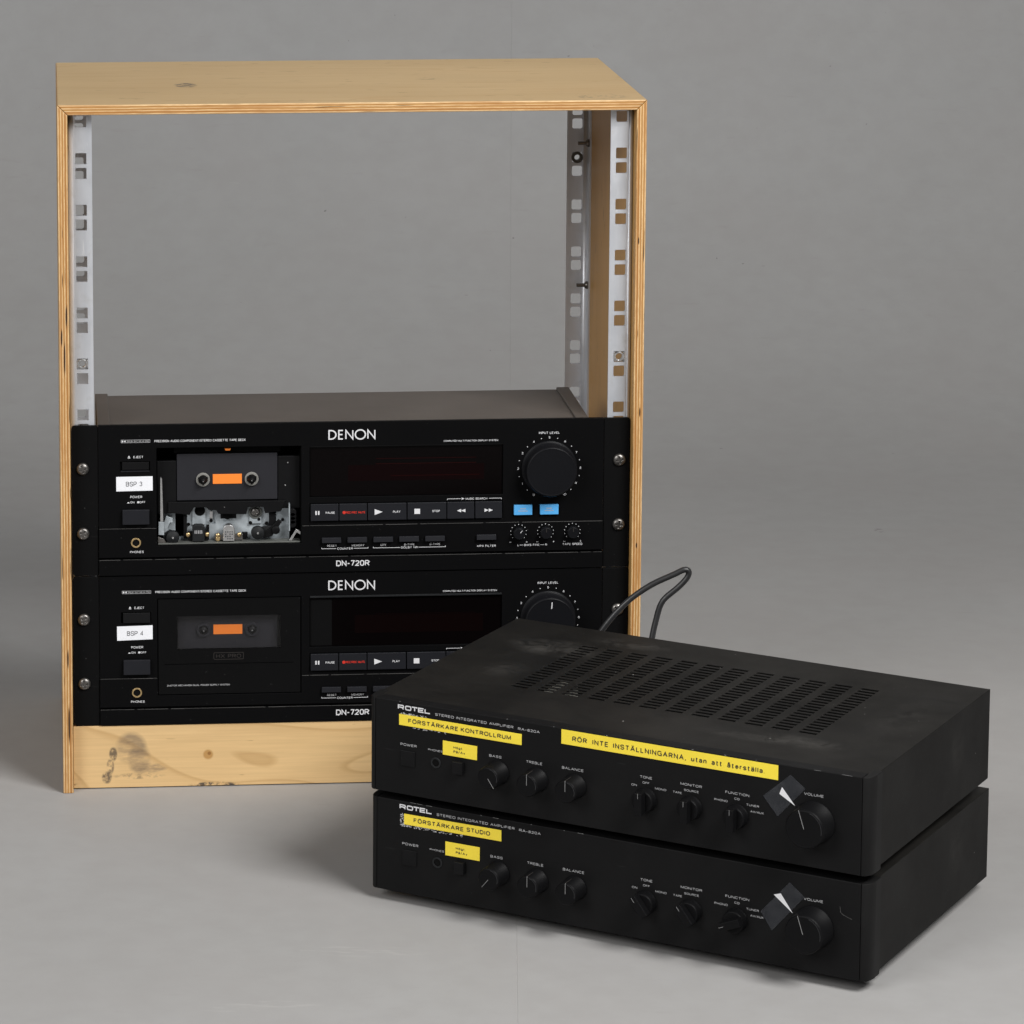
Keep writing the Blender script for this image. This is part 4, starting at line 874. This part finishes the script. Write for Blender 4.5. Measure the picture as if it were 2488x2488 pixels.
# ------------------------------------------------------------------ amplifiers
def amp(k):
    """k = 1 upper, k = 2 lower. local x along the front, y into depth, z up from the body's underside"""
    aw = R(-33.6 if k == 1 else -33.7); loc = (240.0, -278.5, 91.2) if k == 1 else (241.4, -277.0, 9.3)
    root = empty('stereo_amplifier', loc, aw)
    root.scale = (1.008, 1, 1)      # measured width of each unit
    WA, DA, HA = 419.5, 263.0, 75.5
    def up(a): return max(0.0, (1.7 if k == 1 else 1.9)*(a-100)/246)
    P, F, N_ = M['print'], M['print_dim'], M['print_faint']
    # front plate with rounded separate end caps
    MB().box(7.3, 412.2, 0, 12, 0, HA).build('front_panel', M['amp_face'], root, bevel=0.5)
    for s in (0, 1):
        out = [(7.0, 0.0), (5.6, 0.15), (3.3, 1.5), (1.6, 4.0), (0.5, 7.6), (0, 12), (0, 22.4), (7, 22.4)]
        if s: out = [(419.5-x, y_) for x, y_ in out]
        n = len(out); m = MB()
        m.add([(x, y_, 0) for x, y_ in out] + [(x, y_, HA) for x, y_ in out], [tuple(range(n)), tuple(range(n, 2*n))] + [(i, (i+1) % n, n+(i+1) % n, n+i) for i in range(n)])
        for f in range(2, 7): m.sm.add(f)
        m.build('end_cap', M['amp_cap'], root, bevel=0.4)
    MB().box(7.2, 412.3, 12.1, 22.9, 0.2, HA-2).build('front_frame', M['plastic'], root)
    # cover: top sheet with real slots, two sides, back
    CX0, CX1, CY0, CY1, CT = 1.8, 417.7, 12.4, DA, HA-0.4
    xs = [CX0]; ys = [CY0]
    for i in range(12): a = 85.0+22.16*i; xs += [a, a+14.2]
    xs.append(CX1)
    nr = 19
    for j in range(nr): b_ = 82.0+7.2*j; ys += [b_, b_+3.9]
    ys.append(CY1)
    m = MB()
    for y_ in ys:
        for x in xs: m.v.append((x, y_, CT))
    n = len(xs)
    for j in range(len(ys)-1):
        for i in range(n-1):
            if i % 2 == 1 and j % 2 == 1: continue
            m.f.append((j*n+i, j*n+i+1, (j+1)*n+i+1, (j+1)*n+i))
    o = m.build('top_cover', M['amp_top'], root, recalc=False)
    bm = bmesh.new(); bm.from_mesh(o.data)
    # fold the sides and the back down
    bm.verts.ensure_lookup_table()
    ed = [e for e in bm.edges if e.is_boundary and (all(abs(v.co.x-CX0*MM) < 1e-6 for v in e.verts) or all(abs(v.co.x-CX1*MM) < 1e-6 for v in e.verts))]
    r = bmesh.ops.extrude_edge_only(bm, edges=ed)
    for v in [q for q in r['geom'] if isinstance(q, bmesh.types.BMVert)]: v.co.z = 1.5*MM
    for v in bm.verts:
        if v.co.z < 2*MM and v.co.y < 13*MM: v.co.y = 23.6*MM
    bmesh.ops.recalc_face_normals(bm, faces=bm.faces); bm.to_mesh(o.data); bm.free()
    so = o.modifiers.new('thickness', 'SOLIDIFY'); so.thickness = 1.1*MM; so.offset = -1
    b = o.modifiers.new('bevel', 'BEVEL'); b.width = 0.7*MM; b.segments = 2; b.limit_method = 'ANGLE'; b.angle_limit = R(60)
    MB().box(CX0+1.3, CX1-1.3, DA-1.6, DA-.3, 1.5, HA-1.8).build('back_panel', M['plastic'], root)
    ch = MB().box(CX0+1.4, CX1-1.4, 16.2, DA-1.8, 0.3, 4).build('chassis', M['dark'], root)
    MB().box(CX0+2, CX1-2, 18, DA-3, 8, 12).build('circuit_board', M['dark'], ch)
    MB().box(108, 121, 90, 130, 12, 70.8).build('heatsink', M['aluminium'], ch)
    for i in range(6): MB().box(136+i*28, 152+i*28, 110, 170, 12, 46).build('component', M['dark'], ch)
    for (x, y_) in ((36, 40), (388, 40), (36, 235), (388, 235)):
        f = MB(); nn = 20
        z1, z0 = 0.0, (-9.2 if k == 2 else -6.3)
        v = [(x+11*math.cos(2*math.pi*i/nn), y_+11*math.sin(2*math.pi*i/nn), z) for z in (z0, z1) for i in range(nn)]
        f.add(v, [(i, (i+1) % nn, nn+(i+1) % nn, nn+i) for i in range(nn)] + [tuple(range(nn)), tuple(range(nn, 2*nn))]); f.build('foot', M['rubber'], root, bevel=0.6)
    y = -0.12
    dz = 0.0
    dx = 0.0 if k == 1 else 0.5
    wordmark(ROT, 27.1+dx, 55.9+dx, 69.0, 3.9, 0.95, y, P, root)
    text('STEREO INTEGRATED AMPLIFIER', 60.0+dx, 127.8+dx, 69.7, 2.05, y, F, root, .01); text('RA-820A', 131.7+dx, 150.3+dx, 69.3, 2.05, y, F, root, .01)
    def tape(poly, txt, rows, lab):
        q = MB().prism(poly, -0.45, -0.15).build('label_tape', M['yellow'], root); q['label'] = lab
        for (t_, a, c_, zc, h_, hz) in rows: text(t_, a, c_, zc, h_, -0.52, M['ink'], q, .05, gap=.36)
    if k == 1:
        tape([(28.5, 56.5), (135.0, 56.6), (135.0, 65.4), (28.4, 65.3)], '', [('FÖRSTÄRKARE', 36.6, 80.4, 60.95, 3.5, .73), ('KONTROLLRUM', 82.6, 126.0, 61.0, 3.5, .73)], 'yellow tape reading FÖRSTÄRKARE KONTROLLRUM')
        tape([(168.8, 63.3), (346.3, 63.0), (346.3, 74.4), (168.8, 74.7)], '', [], 'long yellow warning tape')
        tp = [q for q in root.children if q.get('label') == 'long yellow warning tape'][0]
        sl = math.atan2(-0.3, 177.5)
        z_at = lambda x: 68.6 - (x-178)*0.0017
        words = [('RÖR', 178.0, 190.3), ('INTE', 194.9, 208.2), ('INSTÄLLNINGARNA,', 212.2, 272.3), ('utan', 276.4, 288.9), ('att', 293.0, 301.4), ('återställa.', 305.6, 335.8)]
        for (t_, a, c_) in words: text(t_, a, c_, z_at((a+c_)/2), 4.0, -0.52, M['ink'], tp, .04, ang=sl, gap=.40)
        tape([(67.0, 38.4), (96.7, 38.3), (96.8, 49.6), (67.0, 49.7)], '', [('Högt.', 76.3, 84.9, 45.6, 2.0, .73), ('På/Av', 76.3, 86.5, 42.2, 2.0, .73)], 'small yellow tape reading Högt. På/Av')
    else:
        tape([(31.8, 57.0), (117.1, 57.5), (117.0, 66.5), (31.8, 65.6)], '', [('FÖRSTÄRKARE', 40.3, 84.4, 61.6, 3.5, .73), ('STUDIO', 87.0, 107.4, 62.1, 3.5, .73)], 'yellow tape reading FÖRSTÄRKARE STUDIO')
        tape([(68.4, 38.0), (98.4, 38.3), (98.4, 49.4), (68.4, 49.2)], '', [('Högt.', 77.6, 86.2, 45.2, 2.0, .73), ('På/Av', 77.6, 87.7, 41.8, 2.0, .73)], 'small yellow tape reading Högt. På/Av')
    # torn paper residue round the long tape
    rs = MB(); rnd = random.Random(11+k)
    spans = [(28, 42, 64.9, 66.0, 22), (29, 52, 65.2, 66.3, 26), (40, 70, 54.8, 56.7, 40)] if k == 1 else [(28, 31.6, 55.4, 65.5, 46), (28.5, 60, 54.6, 57.2, 90), (60, 83, 54.9, 57.2, 26)]
    for (a, c_, e_, f_, n_) in spans:
        for i in range(n_):
            x = rnd.uniform(a, c_); z = rnd.uniform(e_, f_); l = rnd.uniform(.25, 1.3); h_ = rnd.uniform(.25, .9); s_ = rnd.uniform(-.5, .5)
            rs.sheet([(x, z), (x+l, z+rnd.uniform(-.2, .2)), (x+l+s_, z+h_), (x+s_*.6, z+h_*rnd.uniform(.6, 1.2))], -0.05-0.001*(i % 40))
    rs.build('tape_residue', M['print_dim'], root, recalc=False)['kind'] = 'stuff'
    text('POWER', 29.6+dx, 43.9+dx, 41.0, 2.0, y, F, root, .005)
    MB().box(30.0+dx, 42.7+dx, -0.9, -0.02, 23.7, 36.2).build('power_button', M['plastic'], root, bevel=0.35)
    text('PHONES', 54.0+dx, 66.6+dx, 40.4, 1.5, y, F, root, .0)
    j = MB().ring(3.0, 4.4, -0.8, 0, 60.9+dx, 30.5, 26).build('headphone_jack', M['rubber'], root, bevel=0.2)
    MB().lathe([(3.0, -.25), (3.0, -.15)], 60.9+dx, 30.5, 22).build('socket', M['dark'], j)
    sb = MB().box(77.2+dx, 85.6+dx, -4.2, -0.02, 25.4, 35.2).build('speaker_button', M['plastic'], root, bevel=0.4)
    for (t_, a, c_) in (('BASS', 107.2, 117.7), ('TREBLE', 138.9, 152.7), ('BALANCE', 169.4, 187.5)): text(t_, a+dx, c_+dx, 43.9+up(a), 2.0, y, F, root, .0)
    ptr = (215, 0, 0) if k == 1 else (140, 0, 0)     # clockwise from 12 o'clock: amp 2 first knob is mirrored below
    for i, (x, z) in enumerate(((114.8, 31.4), (148.0, 31.0), (180.5, 31.3))):
        q = MB().lathe([(10.0, -0.02), (9.9, -1.4), (9.2, -1.8), (9.0, -16.6), (8.3, -17.7), (7.6, -17.9), (7.3, -17.75)], x, z, 40).build(('bass_knob', 'treble_knob', 'balance_knob')[i], M['amp_knob'], root)
        rm = MB(); stroke(rm, arc(x, z, 7.75, 7.75, -15, 78, 16), .24, -17.98); rm.build('painted_rim_highlight', M['rim'], q, recalc=False)  # highlight on the upper right of the face edge, painted as an arc
        ang = {(1, 0): -55, (2, 0): -129}.get((k, i), 90)
        a = R(ang); MB().obox(x+4.6*math.cos(a), z+4.6*math.sin(a), 8.6, .34, -18.05, -17.6, a).build('pointer_mark', M['pointer'], q)
        if ang == 90: MB().box(x-.22, x+.22, -17.4, -3, z+8.6, z+9.12).build('pointer_mark', N_, q)
    # selectors
    sel = [('tone_selector', 239.6, 29.4), ('monitor_selector', 276.8, 29.0), ('function_selector', 314.0, 28.4)]
    rot = (0, 0, 0) if k == 1 else (38, 38, 112)
    for i, (nm, x, z) in enumerate(sel):
        z += up(x)
        a = R(90+rot[i])
        q = MB().lathe([(9.6, -0.02), (9.4, -1.2), (9.0, -1.6), (8.8, -7.4), (8.2, -8.0), (7.8, -8.1)], x, z, 36)
        q.obox(x, z, 17.6, 6.2, -15.2, -7.9, a); q = q.build(nm, M['amp_knob'], root, bevel=0.6)
        MB().obox(x+6.6*math.cos(a), z+6.6*math.sin(a), 4.0, .32, -15.35, -15.0, a).build('pointer_mark', M['pointer'], q)
    for (t_, xm, wd, z, h_) in (('TONE', 239.5, 10, 46.7, 1.9), ('OFF', 239.6, 5.6, 42.4, 1.6), ('ON', 229.8, 4.4, 39.5, 1.6), ('MONO', 251.7, 9.2, 39.3, 1.6), ('MONITOR', 276.6, 17.4, 46.4, 1.9), ('SOURCE', 276.8, 12, 41.9, 1.6), ('TAPE', 265.4, 7.2, 39.0, 1.6), ('FUNCTION', 313.9, 19.2, 45.6, 1.9), ('CD', 313.8, 4.2, 41.6, 1.6), ('PHONO', 300.9, 10.8, 38.6, 1.6), ('TUNER', 326.4, 10.2, 38.4, 1.6), ('AV/AUX', 330.0, 10.6, 33.7, 1.6), ('VOLUME', 374.6, 15.4, 54.3, 2.0)):
        text(t_, xm+dx-wd/2, xm+dx+wd/2, z+up(xm), h_, y, F, root, .0)
    x, z = 375.2, 33.4+up(375)
    q = MB().lathe([(16.6, -0.02), (16.4, -1.6), (15.6, -2.0), (15.2, -18.2), (14.4, -19.6), (13.4, -19.9), (13.0, -19.7)], x, z, 56).build('volume_knob', M['amp_knob'], root)
    rm = MB(); stroke(rm, arc(x, z, 13.6, 13.6, -10, 72, 20), .26, -19.98); rm.build('painted_rim_highlight', M['rim'], q, recalc=False)  # painted arc imitating the light along the volume knob's edge
    a = R(108); MB().obox(x+7.6*math.cos(a), z+7.6*math.sin(a), 14.4, .36, -20.05, -19.6, a).build('pointer_mark', M['pointer'], q)
    MB().obox(x+14.9*math.cos(a), z+14.9*math.sin(a), .5, .4, -19, -4, a).build('pointer_mark', N_, q)
    ut = up(350)
    poly = [(334.6, 47.4), (346.4, 33.2), (368.1, 58.0), (356.1, 67.0)] if k == 1 else [(333.4, 39.2), (342.7, 25.7), (368.3, 56.4), (356.2, 65.9)]
    poly = [(a_, b_+(ut if k == 1 else ut*.6)) for a_, b_ in poly]
    tp = MB().prism(poly, -0.35, -0.2).build('clear_tape', M['tape'], root)
    MB().prism([(a_, b_+(ut if k == 1 else ut*.6)) for a_, b_ in ([(349.6, 56.5), (347.6, 51.0), (360.1, 43.8)] if k == 1 else [(343.7, 54.2), (359.1, 42.3), (349.3, 56.0)])], -0.5, -0.37).build('paper_arrow', M['paper'], tp)
    # chipped paint along the upper front edge
    ch_ = MB(); rnd = random.Random(5+k)
    for i in range(9):
        x = rnd.uniform(14, 410); l = rnd.choice([.5, .7, 1.0, 1.4, 5, 8]); ch_.box(x, x+l, -.06, .25, HA-.32, HA+.06) if l < 2 else ch_.box(x, x+l, -.05, .1, HA-.22, HA-.02)
    ch_.build('paint_chips', M['chip'], root)['kind'] = 'stuff'
    if k == 2:
        sc_ = MB(); stroke(sc_, [(396.1, 55.4), (396.6, 51.0), (398.4, 49.4), (405.6, 47.0)], .3, -.05); sc_.build('scratch_mark', M['grey_edge'], root, recalc=False)
    return root
a1 = amp(1); tag(a1, 'upper black stereo amplifier with long yellow warning tape, stacked on top', 'amplifier', 'black amplifiers stacked before the rack')
a2 = amp(2); tag(a2, 'lower black stereo amplifier on the floor with yellow studio tape', 'amplifier', 'black amplifiers stacked before the rack')

# ------------------------------------------------------------------ mains cord behind the amplifiers
def cord():
    pts = [(432, -110, 40), (432, -92, 70), (436, -88, 110), (443, -88, 143), (457, -90, 167.5), (475, -90, 187), (489, -90, 197), (500, -90, 203.5), (511, -90, 208), (519, -90, 211.5), (525, -90, 215), (529.5, -90, 212), (526, -90, 205), (517, -90, 196.5), (508, -90, 190), (503.5, -90, 183), (500.5, -91, 170), (497, -93, 158), (493, -98, 130), (490, -108, 90), (489, -124, 40)]
    c = bpy.data.curves.new('power_cord', 'CURVE'); c.dimensions = '3D'; c.bevel_depth = 2.6*MM; c.bevel_resolution = 3; c.resolution_u = 6; c.use_fill_caps = True
    s = c.splines.new('NURBS'); s.points.add(len(pts)-1)
    for p, q in zip(s.points, pts): p.co = (q[0]*MM, q[1]*MM, q[2]*MM, 1)
    s.use_endpoint_u = True; s.order_u = 4
    o = bpy.data.objects.new('tmp', c); C.objects.link(o)
    me = bpy.data.meshes.new_from_object(o.evaluated_get(bpy.context.evaluated_depsgraph_get())); bpy.data.objects.remove(o)
    me.materials.clear(); me.materials.append(M['cord'])
    for p in me.polygons: p.use_smooth = True
    o = bpy.data.objects.new('power_cord', me); C.objects.link(o)
    tag(o, 'black mains cord looping up behind the upper amplifier beside the rack', 'cord')
cord()
